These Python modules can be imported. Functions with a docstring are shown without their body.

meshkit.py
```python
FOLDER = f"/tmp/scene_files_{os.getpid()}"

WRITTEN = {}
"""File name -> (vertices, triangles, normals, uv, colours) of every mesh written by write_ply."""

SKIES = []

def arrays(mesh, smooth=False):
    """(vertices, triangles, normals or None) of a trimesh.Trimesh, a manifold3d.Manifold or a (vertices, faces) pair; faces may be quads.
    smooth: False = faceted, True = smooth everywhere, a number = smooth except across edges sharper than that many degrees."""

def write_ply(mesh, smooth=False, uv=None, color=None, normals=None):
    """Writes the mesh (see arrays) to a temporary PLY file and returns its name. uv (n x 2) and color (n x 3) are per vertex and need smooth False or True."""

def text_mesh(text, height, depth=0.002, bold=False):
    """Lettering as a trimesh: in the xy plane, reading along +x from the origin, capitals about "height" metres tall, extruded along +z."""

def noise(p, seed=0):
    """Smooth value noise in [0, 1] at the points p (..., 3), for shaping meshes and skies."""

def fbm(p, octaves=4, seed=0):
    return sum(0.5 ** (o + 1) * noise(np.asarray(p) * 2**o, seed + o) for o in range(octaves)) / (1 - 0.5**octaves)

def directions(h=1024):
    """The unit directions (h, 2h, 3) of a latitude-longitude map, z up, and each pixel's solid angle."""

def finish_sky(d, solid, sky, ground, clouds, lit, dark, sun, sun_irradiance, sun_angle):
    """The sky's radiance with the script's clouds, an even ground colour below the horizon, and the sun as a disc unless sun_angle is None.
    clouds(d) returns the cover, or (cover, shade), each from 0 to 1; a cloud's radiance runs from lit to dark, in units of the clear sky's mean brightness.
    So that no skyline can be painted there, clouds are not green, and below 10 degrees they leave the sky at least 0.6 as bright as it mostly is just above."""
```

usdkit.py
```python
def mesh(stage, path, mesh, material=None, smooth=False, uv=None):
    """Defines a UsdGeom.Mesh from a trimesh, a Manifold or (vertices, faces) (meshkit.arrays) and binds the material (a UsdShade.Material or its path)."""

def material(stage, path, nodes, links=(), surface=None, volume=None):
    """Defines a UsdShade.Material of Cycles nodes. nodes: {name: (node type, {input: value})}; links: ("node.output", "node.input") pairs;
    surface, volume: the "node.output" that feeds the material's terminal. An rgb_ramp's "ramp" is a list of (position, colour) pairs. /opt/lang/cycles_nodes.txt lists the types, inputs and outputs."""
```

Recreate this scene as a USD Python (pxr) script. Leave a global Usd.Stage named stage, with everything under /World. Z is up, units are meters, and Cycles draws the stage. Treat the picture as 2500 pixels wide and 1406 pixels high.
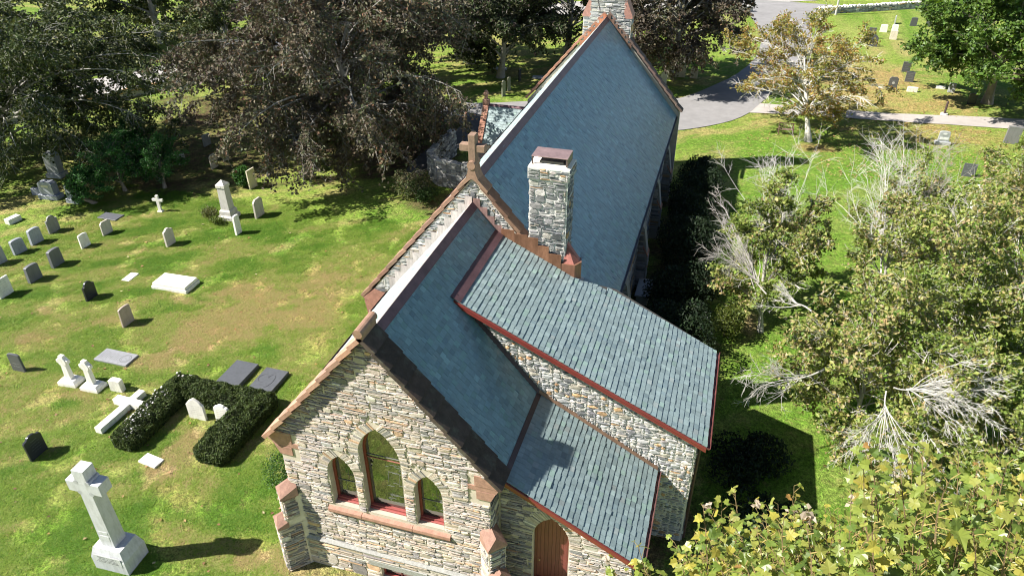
import math
import numpy as np
import trimesh
import usdkit
import meshkit
from pxr import Usd, UsdGeom, UsdLux, UsdShade, Gf, Sdf, Vt
from shapely.geometry import Polygon, box as sbox
from shapely import contains_xy

stage = Usd.Stage.CreateInMemory()
UsdGeom.SetStageUpAxis(stage, UsdGeom.Tokens.z)
UsdGeom.Xform.Define(stage, '/World')
UsdGeom.Scope.Define(stage, '/World/Looks')

# ------------------------------------------------------------------ camera, sky, sun, exposure
EYE = np.array([9.213, -15.405, 24.128])
RIGHT = np.array([0.958155, 0.286227, -0.003646])
UP = np.array([-0.150697, 0.515211, 0.843711])
FWD = np.array([-0.243371, 0.807857, -0.536785])
FOCAL_PX = 1792.66
cam = UsdGeom.Camera.Define(stage, '/World/camera')
cam.AddTransformOp().Set(Gf.Matrix4d(*RIGHT, 0, *UP, 0, *(-FWD), 0, *EYE, 1))
cam.CreateHorizontalApertureAttr(36.0)
cam.CreateVerticalApertureAttr(36.0 * 575 / 1024)
cam.CreateFocalLengthAttr(36.0 * FOCAL_PX / 2500)
cam.CreateClippingRangeAttr(Gf.Vec2f(0.1, 20000))
cam.CreateExposureAttr(1.36)

SUN_EL, SUN_AZ = math.radians(45.5), math.radians(25)
SUN = np.array([-math.cos(SUN_AZ) * math.cos(SUN_EL), -math.sin(SUN_AZ) * math.cos(SUN_EL), math.sin(SUN_EL)])
sky_mat = usdkit.material(stage, '/World/Looks/sky_look', {
    'sky': ('sky_texture', {'sky_type': 'single_scattering', 'sun_disc': False, 'sun_elevation': SUN_EL,
                            'sun_rotation': math.atan2(SUN[0], SUN[1]), 'air_density': 1.0, 'aerosol_density': 0.6, 'ozone_density': 1.0}),
    'bg': ('background_shader', {'strength': 0.05})}, [('sky.color', 'bg.color')], surface='bg.background')
dome = UsdLux.DomeLight.Define(stage, '/World/sky')
UsdShade.MaterialBindingAPI.Apply(dome.GetPrim()).Bind(sky_mat)
dome.GetPrim().SetCustomDataByKey('kind', 'structure')
dome.GetPrim().SetCustomDataByKey('label', 'clear blue daytime sky')
sun = UsdLux.DistantLight.Define(stage, '/World/sun')
sun.CreateIntensityAttr(1.25)
sun.CreateAngleAttr(0.53)
sun.CreateColorAttr(Gf.Vec3f(1.0, 0.95, 0.87))
sun.GetPrim().CreateAttribute('inputs:normalize', Sdf.ValueTypeNames.Bool).Set(True)
zx = np.cross([0, 0, 1.0], SUN); zx /= np.linalg.norm(zx); zy = np.cross(SUN, zx)
sun.AddTransformOp().Set(Gf.Matrix4d(*zx, 0, *zy, 0, *SUN, 0, 0, 0, 60, 1))

# ------------------------------------------------------------------ helpers
_count = {}
def numbered(parent, name):
    k = (parent, name); n = _count.get(k, 0); _count[k] = n + 1
    return f'{parent}/{name}' if n == 0 else f'{parent}/{name}_{n:03d}'

def note(path, label=None, category=None, group=None, kind=None):
    p = stage.GetPrimAtPath(path)
    for k, v in (('label', label), ('category', category), ('group', group), ('kind', kind)):
        if v: p.SetCustomDataByKey(k, v)
    return path

def thing(name, label, category, loc=(0, 0, 0), rot=0, group=None):
    path = numbered('/World', name)
    x = UsdGeom.Xform.Define(stage, path)
    x.AddTranslateOp().Set(Gf.Vec3d(*map(float, loc)))
    if rot: x.AddRotateZOp().Set(float(rot))
    return note(path, label, category, group)

def put(parent, name, V, F, mat, tint=None, kind=None, label=None, smooth=None):
    """One mesh prim. F: triangles or quads. tint: one colour or one per vertex."""
    path = numbered(parent, name)
    V, F = np.asarray(V, np.float32), np.asarray(F, np.int32)
    nrm = None
    if smooth:
        V2, F2, nrm = meshkit.arrays((V, F), smooth)
        if tint is not None and np.ndim(tint) == 2: raise ValueError('smooth and vertex tint')
        V, F = V2.astype(np.float32), F2.astype(np.int32)
    m = UsdGeom.Mesh.Define(stage, path)
    m.CreatePointsAttr(Vt.Vec3fArray.FromNumpy(np.ascontiguousarray(V)))
    m.CreateFaceVertexCountsAttr(Vt.IntArray.FromNumpy(np.full(len(F), F.shape[1], np.int32)))
    m.CreateFaceVertexIndicesAttr(Vt.IntArray.FromNumpy(np.ascontiguousarray(F.ravel())))
    m.CreateSubdivisionSchemeAttr('none')
    if nrm is not None:
        m.CreateNormalsAttr(Vt.Vec3fArray.FromNumpy(nrm.astype(np.float32))); m.SetNormalsInterpolation('vertex')
    if tint is not None:
        t = np.asarray(tint, np.float32)
        if t.ndim == 1: t = np.repeat(t[None], len(V), 0)
        UsdGeom.PrimvarsAPI(m).CreatePrimvar('tint', Sdf.ValueTypeNames.Color3fArray, 'vertex').Set(Vt.Vec3fArray.FromNumpy(np.ascontiguousarray(t)))
    UsdShade.MaterialBindingAPI.Apply(m.GetPrim()).Bind(MAT[mat])
    if kind or label: note(path, label=label, kind=kind)
    return path

class MB:
    """Collects triangles of one part."""
    def __init__(self): self.V, self.F, self.T, self.n = [], [], [], 0
    def add(self, vf, tint=(0.5, 0.5, 0.5)):
        V, F = np.asarray(vf[0], float), np.asarray(vf[1], int)
        if F.shape[1] == 4: F = np.vstack([F[:, [0, 1, 2]], F[:, [0, 2, 3]]])
        t = np.asarray(tint, float)
        self.V.append(V); self.F.append(F + self.n); self.n += len(V)
        self.T.append(np.repeat(t[None], len(V), 0) if t.ndim == 1 else t)
        return self
    def build(self, parent, name, mat, **k):
        if k.get('smooth'):
            return put(parent, name, np.vstack(self.V), np.vstack(self.F), mat, tint=self.T[0][0], **k)
        return put(parent, name, np.vstack(self.V), np.vstack(self.F), mat, np.vstack(self.T), **k)

def unit(v):
    v = np.asarray(v, float); return v / np.linalg.norm(v)

BOXF = np.array([[0, 3, 2, 1], [4, 5, 6, 7], [0, 1, 5, 4], [1, 2, 6, 5], [2, 3, 7, 6], [3, 0, 4, 7]])
def bx(lo, hi, bevel=0.0, R=None, at=None):
    """Box lo..hi, edges bevelled, turned by R (columns = axes) about the origin, then moved to at."""
    lo, hi = np.asarray(lo, float), np.asarray(hi, float)
    s = np.array([[0, 0, 0], [1, 0, 0], [1, 1, 0], [0, 1, 0], [0, 0, 1], [1, 0, 1], [1, 1, 1], [0, 1, 1]], float)
    V = lo + s * (hi - lo); F = BOXF
    if bevel:
        g = np.sign(s - .5)
        P = np.vstack([V - g * bevel * (1 - np.eye(3)[k]) for k in range(3)])
        h = trimesh.convex.convex_hull(P); V, F = np.array(h.vertices), np.array(h.faces)
    if R is not None: V = V @ np.asarray(R, float).T
    if at is not None: V = V + np.asarray(at, float)
    return V, F

def hull(P):
    h = trimesh.convex.convex_hull(np.asarray(P, float)); return np.array(h.vertices), np.array(h.faces)

def extrude(poly, d0, d1, O, U, W, N):
    """Shapely polygon in (u, w) pushed along N from d0 to d1."""
    m = trimesh.creation.extrude_polygon(poly, d1 - d0, engine='earcut')
    v = np.array(m.vertices)
    out = np.asarray(O, float) + v[:, :1] * U + v[:, 1:2] * W + (v[:, 2:] + d0) * N
    f = np.array(m.faces)
    if np.dot(np.cross(U, W), N) < 0: f = f[:, ::-1]
    return out, f
X, Y, Z = np.eye(3)

def tubes(P, R, k=5, cap=True):
    """Many polylines of equal length: P (n, m, 3), R (n, m) -> vertices, triangles."""
    P = np.asarray(P, float); R = np.asarray(R, float)
    n, m = P.shape[:2]
    T = np.gradient(P, axis=1); T /= np.maximum(np.linalg.norm(T, axis=2, keepdims=True), 1e-9)
    ref = np.where(np.abs(T[:, :1, 2:]) > .9, np.array([1.0, 0, 0]), np.array([0, 0, 1.0]))
    ref = np.repeat(ref, m, 1)
    A = np.cross(T, ref); A /= np.maximum(np.linalg.norm(A, axis=2, keepdims=True), 1e-9)
    B = np.cross(T, A)
    a = np.arange(k) / k * 2 * np.pi
    V = P[:, :, None] + R[:, :, None, None] * (A[:, :, None] * np.cos(a)[None, None, :, None] + B[:, :, None] * np.sin(a)[None, None, :, None])
    i = np.arange(n)[:, None, None] * m * k + np.arange(m - 1)[None, :, None] * k
    j = np.arange(k)[None, None]; j2 = (j + 1) % k
    q = np.stack(np.broadcast_arrays(i + j, i + k + j, i + k + j2, i + j2), -1).reshape(-1, 4)
    F = np.vstack([q[:, [0, 1, 2]], q[:, [0, 2, 3]]])
    if cap and k > 2:
        b = (np.arange(n) * m * k)[:, None]; e = b + (m - 1) * k
        for s in range(1, k - 1):
            F = np.vstack([F, np.hstack([b, b + s, b + s + 1]), np.hstack([e, e + s + 1, e + s])])
    return V.reshape(-1, 3), F

def ring(r, h, k=16, z=0, r2=None):
    a = np.arange(k) / k * 2 * np.pi; r2 = r if r2 is None else r2
    V = np.vstack([np.c_[r * np.cos(a), r * np.sin(a), np.full(k, z)], np.c_[r2 * np.cos(a), r2 * np.sin(a), np.full(k, z + h)], [[0, 0, z], [0, 0, z + h]]])
    j = np.arange(k); j2 = (j + 1) % k
    F = np.vstack([np.c_[j, j2, k + j2], np.c_[j, k + j2, k + j], np.c_[np.full(k, 2 * k), j2, j], np.c_[np.full(k, 2 * k + 1), k + j, k + j2]])
    return V, F

# ------------------------------------------------------------------ materials
MAT = {}
def material(name, nodes, links, surface='p.BSDF'):
    MAT[name] = usdkit.material(stage, '/World/Looks/' + name, nodes, links, surface=surface)

def tinted(name, rough=.85, noises=((6, .35),), bump=.3, bump_scale=40, bump_dist=.01, metallic=0.0, spec=.4, base=None, extra=None, stretch=None):
    """Colour from the mesh (tint) or base, mottled by noises (scale, depth); fine relief by bump."""
    nodes = {'g': ('geometry', {}), 'p': ('principled_bsdf', {'roughness': rough, 'metallic': metallic, 'specular_ior_level': spec})}
    links = []
    if base is None:
        nodes['a'] = ('attribute', {'attribute': 'tint'}); col = 'a.color'
    else:
        nodes['a'] = ('color', {'value': base}); col = 'a.color'
    pos = 'g.position'
    if stretch:
        nodes['mp'] = ('mapping', {'scale': stretch}); links.append(('g.position', 'mp.vector')); pos = 'mp.vector'
    for i, (s, d) in enumerate(noises):
        nodes[f'n{i}'] = ('noise_texture', {'scale': s, 'detail': 6.0, 'roughness': .65})
        nodes[f'r{i}'] = ('map_range', {'from_min': .25, 'from_max': .75, 'to_min': 1 - d, 'to_max': 1 + d})
        nodes[f'm{i}'] = ('mix', {'mix_type': 'multiply', 'fac': 1.0})
        links += [(pos, f'n{i}.vector'), (f'n{i}.fac', f'r{i}.value'), (col, f'm{i}.color1'), (f'r{i}.result', f'm{i}.color2')]
        col = f'm{i}.color'
    if bump:
        nodes['bn'] = ('noise_texture', {'scale': bump_scale, 'detail': 5.0, 'roughness': .6})
        nodes['b'] = ('bump', {'strength': bump, 'distance': bump_dist})
        links += [(pos, 'bn.vector'), ('bn.fac', 'b.height'), ('b.normal', 'p.normal')]
    if extra: col = extra(nodes, links, col)
    links.append((col, 'p.base_color'))
    material(name, nodes, links)

def lichen(nodes, links, col):
    nodes['ln'] = ('noise_texture', {'scale': 1.7, 'detail': 8.0, 'roughness': .7})
    nodes['lr'] = ('map_range', {'from_min': .52, 'from_max': .72, 'to_min': 0.0, 'to_max': .5, 'clamp': True})
    nodes['lm'] = ('mix', {'mix_type': 'mix', 'color2': (.16, .17, .13)})
    links += [('g.position', 'ln.vector'), ('ln.fac', 'lr.value'), ('lr.result', 'lm.fac'), (col, 'lm.color1')]
    return 'lm.color'

def weather(nodes, links, col):
    nodes['wm'] = ('mapping', {'scale': (7.0, 7.0, 1.6)})
    nodes['wn'] = ('noise_texture', {'scale': 1.0, 'detail': 7.0, 'roughness': .7})
    nodes['wr'] = ('map_range', {'from_min': .46, 'from_max': .74, 'to_min': 0.0, 'to_max': .6, 'clamp': True})
    nodes['wx'] = ('mix', {'mix_type': 'multiply', 'color2': (.52, .52, .47)})
    links += [('g.position', 'wm.vector'), ('wm.vector', 'wn.vector'), ('wn.fac', 'wr.value'), ('wr.result', 'wx.fac'), (col, 'wx.color1')]
    return 'wx.color'
tinted('rubble_stone', .88, ((9, .3), (45, .22)), .7, 30, .015)
tinted('mortar', .92, ((3, .18), (40, .15)), .6, 35, .012)
tinted('roof_slate', .32, ((14, .14), (2.2, .12)), .3, 60, .004, spec=.6)
tinted('brownstone', .85, ((5, .28), (30, .2)), .5, 35, .01)
tinted('shaded_brownstone', .8, ((4, .4), (25, .25)), .5, 35, .01, extra=lichen)
tinted('grave_marble', .55, ((3.5, .08), (26, .08)), .2, 50, .003, extra=weather)
tinted('grave_granite', .5, ((70, .28), (4, .08)), .25, 60, .003, extra=weather)
tinted('polished_granite', .25, ((80, .25),), .05, 60, .002)
tinted('copper_sheet', .42, ((2.5, .35), (14, .2)), .15, 10, .006, metallic=.35, stretch=(1, 1, .35))
tinted('painted_wood', .45, ((3, .12), (30, .08)), .15, 40, .003)
tinted('bark', .9, ((5, .3), (22, .25)), .6, 24, .02)
tinted('pale_twig', .85, ((6, .2),), 0)
tinted('asphalt', .92, ((1.2, .14), (55, .2)), .5, 90, .01)
tinted('iron', .5, ((8, .2),), .1)
tinted('car_paint', .25, (), 0, spec=.6)
tinted('weathered_wood', .8, ((8, .3),), .3, 30, .006, stretch=(1, 6, 6))

# grass: the ground's own tones, with fine blade-scale noise
def grassy(nodes, links, col):
    for i, (s, a, b, m, c2) in enumerate(((.9, .53, .68, .5, (.29, .215, .10)), (2.6, .54, .68, .6, (.27, .215, .09)), (1.7, .50, .64, .7, (.08, .165, .016)))):
        nodes[f'dn{i}'] = ('noise_texture', {'scale': s, 'detail': 9.0, 'roughness': .74})
        nodes[f'dr{i}'] = ('map_range', {'from_min': a, 'from_max': b, 'to_min': 0.0, 'to_max': m, 'clamp': True})
        nodes[f'dm{i}'] = ('mix', {'mix_type': 'mix', 'color2': c2})
        links += [('g.position', f'dn{i}.vector'), (f'dn{i}.fac', f'dr{i}.value'), (f'dr{i}.result', f'dm{i}.fac'), (col, f'dm{i}.color1')]
        col = f'dm{i}.color'
    for i, (s, lo, hi) in enumerate(((2.3, .75, 1.28), (6, .6, 1.45), (14, .42, 1.7), (40, .45, 1.65))):
        nodes[f'gn{i}'] = ('noise_texture', {'scale': s, 'detail': 3.0, 'roughness': .7})
        nodes[f'gr{i}'] = ('map_range', {'from_min': .3, 'from_max': .7, 'to_min': lo, 'to_max': hi})
        nodes[f'gm{i}'] = ('mix', {'mix_type': 'multiply', 'fac': 1.0})
        links += [('g.position', f'gn{i}.vector'), (f'gn{i}.fac', f'gr{i}.value'), (col, f'gm{i}.color1'), (f'gr{i}.result', f'gm{i}.color2')]
        col = f'gm{i}.color'
    return col
tinted('grass', .95, (), 1.0, 22, .12, spec=.15, extra=grassy)

def leaf_material(name, trans=.35, rough=.5, spec=.35):
    material(name, {
        'a': ('attribute', {'attribute': 'tint'}), 'p': ('principled_bsdf', {'roughness': rough, 'specular_ior_level': spec}),
        'h': ('hsv', {'hue': .48, 'saturation': 1.15, 'value': 1.25}), 't': ('translucent_bsdf', {}), 'm': ('mix_closure', {'fac': trans})},
        [('a.color', 'p.base_color'), ('a.color', 'h.color'), ('h.color', 't.color'), ('p.BSDF', 'm.closure1'), ('t.BSDF', 'm.closure2')], surface='m.closure')
leaf_material('leaf', .32)
leaf_material('dull_leaf', .15, .6, .25)
leaf_material('glossy_leaf', .4, .38, .45)
leaf_material('blade', .35, .6, .2)
material('window_glass', {'p': ('principled_bsdf', {'base_color': (.012, .016, .01), 'roughness': .03, 'ior': 2.5, 'specular_ior_level': .6}), 'g': ('geometry', {}),
    'n': ('noise_texture', {'scale': 2.5, 'detail': 2.0}), 'b': ('bump', {'strength': .08, 'distance': .05})},
    [('g.position', 'n.vector'), ('n.fac', 'b.height'), ('b.normal', 'p.normal')])
material('car_glass', {'p': ('principled_bsdf', {'base_color': (.02, .025, .03), 'roughness': .05, 'ior': 1.6})}, [])

# ------------------------------------------------------------------ ground
rng = np.random.default_rng(11)
def lines(a, b, step, far):
    mid = np.arange(a, b + step, step); out, d = [], step
    while True:
        d *= 1.5
        nxt = (out[-1] if out else mid[-1]) + d
        out.append(nxt)
        if nxt > far: break
    hi = np.array(out); lo = []; d = step
    while True:
        d *= 1.5
        nxt = (lo[-1] if lo else mid[0]) - d
        lo.append(nxt)
        if nxt < -far: break
    return np.concatenate([np.array(lo)[::-1], mid, hi])

def ground_tint(x, y):
    p = np.stack([x, y, np.zeros_like(x)], -1)
    f1, f2, f3 = meshkit.fbm(p * .12, 4, 3), meshkit.fbm(p * .5, 4, 7), meshkit.fbm(p * .06, 3, 21)
    ang = math.radians(38)
    q = np.stack([(x * math.cos(ang) + y * math.sin(ang)) * .25, (-x * math.sin(ang) + y * math.cos(ang)) * 1.1, 0 * x], -1)
    f4 = meshkit.fbm(q, 4, 5)
    lush, mid = np.array([.080, .160, .016]), np.array([.148, .212, .032])
    pale, dry, soil = np.array([.225, .242, .066]), np.array([.285, .215, .095]), np.array([.25, .165, .10])
    def mixc(c, d, w): return c * (1 - w[..., None]) + d * w[..., None]
    def ss(v, a, b):
        t = np.clip((v - a) / (b - a), 0, 1); return t * t * (3 - 2 * t)
    c = np.broadcast_to(mid, x.shape + (3,)).copy()
    c = mixc(c, lush, ss(f1, .47, .64) * .8)
    c = mixc(c, pale, ss(f2 * .5 + f4 * .5, .46, .62) * .62)
    c = mixc(c, dry, ss(f4 * .6 + f3 * .4, .54, .68) * .6)
    # the lawn west of the church is drier; the shaded lawn east of it lush
    c = mixc(c, lush * 1.15, ss(x, 8.5, 12) * ss(-y, -56, -50) * .7)
    for bx_, by_, rx, ry, w, col in BROWN:
        d = np.hypot((x - bx_) / rx, (y - by_) / ry) + (f2 - .5) * 2.0 + (f4 - .5) * 1.4
        c = mixc(c, col, ss(-d, -1.25, -.5) * w)
    return c
DRY, SOIL, MULCH_SHADE, LUSH = np.array([.30, .205, .088]), np.array([.32, .205, .125]), np.array([.07, .042, .028]), np.array([.07, .155, .014])
BROWN = [(-17.3, 11.6, 1.9, 1.9, 1.0, SOIL), (-15.6, 13.6, 4.0, 2.6, .8, DRY), (-15.0, 16.8, 3.4, 2.8, .65, DRY), (-20.4, 14.1, 1.7, .5, .8, SOIL), (-27.2, 10.9, 1.3, .6, .85, SOIL),
         (-17.4, 8.6, 1.6, .8, .6, SOIL), (-12.6, 20.5, 3, 3, .45, DRY), (-11.6, 14.1, 2.2, 2.2, .5, DRY), (-14.3, 5.3, 1.2, 1.4, .6, SOIL), (-10.8, 2.0, 2.2, .9, .5, DRY), (-12.4, 3.6, .7, 2.2, .7, SOIL),
         (-20.0, 5.2, 1.8, .6, .6, DRY), (-25.4, 8.4, 1.5, .8, .5, DRY), (-21.8, 18.3, 1.0, .7, .6, DRY), (-7.5, -.6, 3.0, .8, .55, DRY), (-2.5, -.7, 3.5, .6, .6, SOIL), (-22.5, 11.3, 1.6, .8, .5, DRY),
         (24.5, 66.5, 8, 9, .75, DRY), (22, 75, 5, 6, .5, DRY), (28.2, 56.5, 6, 2, .4, DRY), (21.8, 33.3, 2.5, 2.0, .5, DRY), (17.1, 50.3, 1.6, 1.0, .8, DRY), (12.4, 21.5, 1.0, 2.2, .75, SOIL),
         (-19.5, 38.5, 6.5, 5.5, 1.0, MULCH_SHADE), (-14.5, 41.5, 3, 4.5, .95, MULCH_SHADE), (-38, 33, 12, 7, .8, MULCH_SHADE), (-33, 27, 5, 3, .6, MULCH_SHADE), (-9.5, 31, 3.0, 2.0, .8, MULCH_SHADE), (8.0, 8.0, 2.5, 4, .9, MULCH_SHADE),
         (8.2, 28, 2.6, 13, .9, MULCH_SHADE), (-12.8, 11.4, 1.3, 1.3, .9, LUSH), (-19.5, 22.5, 5, 1.5, .7, LUSH), (-19.9, 4.5, 1.6, .6, .9, LUSH), (-7.7, 2.3, 1.5, 2.5, .6, LUSH), (-54, 43, 4, 2, .8, DRY), (-40, 46, 7, 6, .9, MULCH_SHADE)]  # last mulch patch also paints tree shade onto the ground
gx, gy = lines(-52, 46, .55, 2600), lines(-9, 78, .55, 2600)
GX, GY = np.meshgrid(gx, gy)
gp = np.stack([GX, GY, np.zeros_like(GX)], -1)
GZ = -.05 * meshkit.fbm(gp * .7, 3, 9) - .02 * meshkit.fbm(gp * 2.1, 2, 4)
nx, ny = len(gx), len(gy)
ii = (np.arange(ny - 1)[:, None] * nx + np.arange(nx - 1)).ravel()
put('/World', 'ground', np.c_[GX.ravel(), GY.ravel(), GZ.ravel()], np.c_[ii, ii + 1, ii + nx + 1, ii + nx], 'grass', ground_tint(GX, GY).reshape(-1, 3))
note('/World/ground', 'mown churchyard lawn with green and dry brown patches', kind='structure')

def ribbon(pts, widths, z, step=1.0):
    """A strip along a smoothed polyline, its edges slightly uneven."""
    pts = np.asarray(pts, float); d = np.r_[0, np.cumsum(np.linalg.norm(np.diff(pts, axis=0), axis=1))]
    s = np.linspace(0, d[-1], max(8, int(d[-1] / step)))
    from scipy.interpolate import PchipInterpolator
    c = PchipInterpolator(d, pts)(s); w = np.interp(s, d, widths)
    t = np.gradient(c, axis=0); t /= np.linalg.norm(t, axis=1, keepdims=True); nrm = np.c_[-t[:, 1], t[:, 0]]
    e = (meshkit.noise(np.c_[c * .9, np.zeros(len(c))], 5) - .5) * .3
    k = 5; V = []
    for f in np.linspace(-.5, .5, k): V.append(np.c_[c + nrm * ((w + e * (1 if abs(f) == .5 else 0))[:, None] * f), np.full(len(c), z)])
    V = np.stack(V, 1).reshape(-1, 3); i = (np.arange(len(c) - 1)[:, None] * k + np.arange(k - 1)).ravel()
    return V, np.c_[i, i + k, i + k + 1, i + 1][:, ::-1]
def strip(name, label, pts, widths, z, tint):
    V, F = ribbon(pts, widths, z)
    n = meshkit.fbm(V * .6, 4, 2)[:, None] * .35 + .82
    put('/World', name, V, F, 'asphalt', np.asarray(tint) * n); note('/World/' + name, label, kind='structure')
strip('road', 'pale grey asphalt road passing behind the trees', [(-72, 10), (-63, 34), (-57.5, 44), (-52, 54), (-47, 64), (-37, 79), (-22, 94.5), (-6, 106), (12, 115.5), (30, 126), (60, 146)], [8.5, 8, 7.5, 7.5, 7.5, 7.5, 8, 8, 8.5, 8, 8], .010, (.30, .285, .275))
strip('drive', 'curving asphalt drive from the road round the far end of the church', [(15, 113), (14.6, 104), (15.3, 90), (14.6, 80), (12.6, 71), (10.2, 64.5), (7.2, 58.0), (3.0, 54.8), (-3, 53), (-9, 52), (-14, 50.5), (-19, 50)], [15, 8.5, 6.4, 5.6, 5.4, 6.0, 7.6, 8.8, 8, 7, 6, 6], .018, (.20, .195, .195))
strip('path', 'narrow pale footpath crossing the east lawn', [(10.6, 59.4), (17.5, 60.0), (24.2, 60.3), (30, 61.0), (36, 61.6), (60, 63)], [3.2, 2.4, 2.3, 2.7, 3.0, 3], .014, (.33, .30, .275))
strip('pavement', 'dark paved walk along the low stone wall', [(-12.6, 50), (-13.2, 44), (-14.4, 38.5), (-14.2, 34.5), (-12.2, 32.2)], [4.2, 2.4, 2.0, 1.8, 1.6], .026, (.10, .095, .09))

# ------------------------------------------------------------------ church
CH = thing('church', 'long stone church with grey slate roofs, brown coped gables and a stone chimney', 'church')
HR, S, EX, HE = 11.17, 1.1916, 4.15, 6.225          # chancel ridge, slope, eave
LC, NR, NS, NEX, NHE, YN = 9.82, 12.2, 1.195, 5.66, 5.436, 39.23   # nave gable plane, ridge, slope, eave, far gable
WS, WX, WZ = .4877, .95, 10.02                      # side wing roof
LS, LX, LZ = .5676, 8.77, 3.60                      # lean-to roof
def z_ch(x): return HR - S * abs(x)
def z_nv(x): return NR - NS * abs(x)
def z_wg(x): return WZ - WS * (x - WX)
def z_lt(x): return HE - LS * (x - EX)
MORTAR = (.47, .41, .335)
POOL = {'slate': [], 'stone': []}
def pool(kind, parent, V, F, T, n, mat):
    POOL[kind].append((parent, V, F, np.asarray(T), np.asarray(n, float), mat))

SLATE_F = np.array([[0, 1, 2], [0, 2, 3], [4, 1, 0], [4, 5, 1], [5, 2, 1], [5, 6, 2], [3, 7, 0], [7, 4, 0]])
def slates(parent, O, U, V, L, H, seed, e=.21, w=(.19, .285), tone=np.ones(3)):
    """Rows of single slates on the plane O + u U + v V, v measured up the slope from the eave."""
    r = np.random.default_rng(seed); N = np.cross(U, V); N = N if N[2] > 0 else -N
    B, T = [], []
    rows = int(math.ceil(H / e))
    for k in range(rows):
        v0 = k * e; v1 = min(H, v0 + e * 1.35)
        cuts = [0.0]
        cuts.append(r.uniform(.08, w[1]))
        while cuts[-1] < L - .05: cuts.append(cuts[-1] + r.uniform(*w))
        cuts[-1] = L
        c = np.array(cuts); n = len(c) - 1
        a, b = c[:-1] + .0045, c[1:] - .0045
        j = r.normal(0, .005, n); jt = r.normal(0, .004, n); up = .028 + r.random(n) * .016 + (r.random(n) < .03) * .014
        ones = np.ones(n)
        B.append(np.stack([np.c_[a, v0 + j, up], np.c_[b, v0 + j + jt, up], np.c_[b, v1 * ones, .006 * ones], np.c_[a, v1 * ones, .006 * ones],
                           np.c_[a, v0 + j, 0 * ones], np.c_[b, v0 + j + jt, 0 * ones], np.c_[b, v1 * ones, 0 * ones], np.c_[a, v1 * ones, 0 * ones]], 1))
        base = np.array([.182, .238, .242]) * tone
        t = base * (1 + r.normal(0, .085, (n, 1)))
        kind = r.random(n)
        t = np.where((kind < .10)[:, None], t * [1.16, 1.15, 1.12], t)
        t = np.where(((kind > .10) & (kind < .18))[:, None], t * [.82, .85, .89], t)
        t = np.where(((kind > .18) & (kind < .26))[:, None], t * [1.02, 1.1, .98], t)
        t = np.where((kind > .975)[:, None], t * [1.14, 1.03, 1.0], t)
        T.append(t)
    B, T = np.vstack(B), np.vstack(T)
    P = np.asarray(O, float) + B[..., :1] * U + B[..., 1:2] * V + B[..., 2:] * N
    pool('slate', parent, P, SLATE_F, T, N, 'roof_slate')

def slope(sx, s): return unit([-sx, 0, s])          # up-slope direction of a roof falling towards sx
def roof_slab(parent_name, name, pts, y0, y1, thick=.1, tint=(.06, .055, .05)):
    """Solid slab under the slates: pts = (x, z) eave and top of the upper face."""
    (xa, za), (xb, zb) = pts
    P = [(x, y, z - d) for (x, z) in ((xa, za), (xb, zb)) for y in (y0, y1) for d in (.004, thick)]
    V, F = hull(P); return put(parent_name, name, V, F, 'weathered_wood', np.array(tint) * .5)

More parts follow.
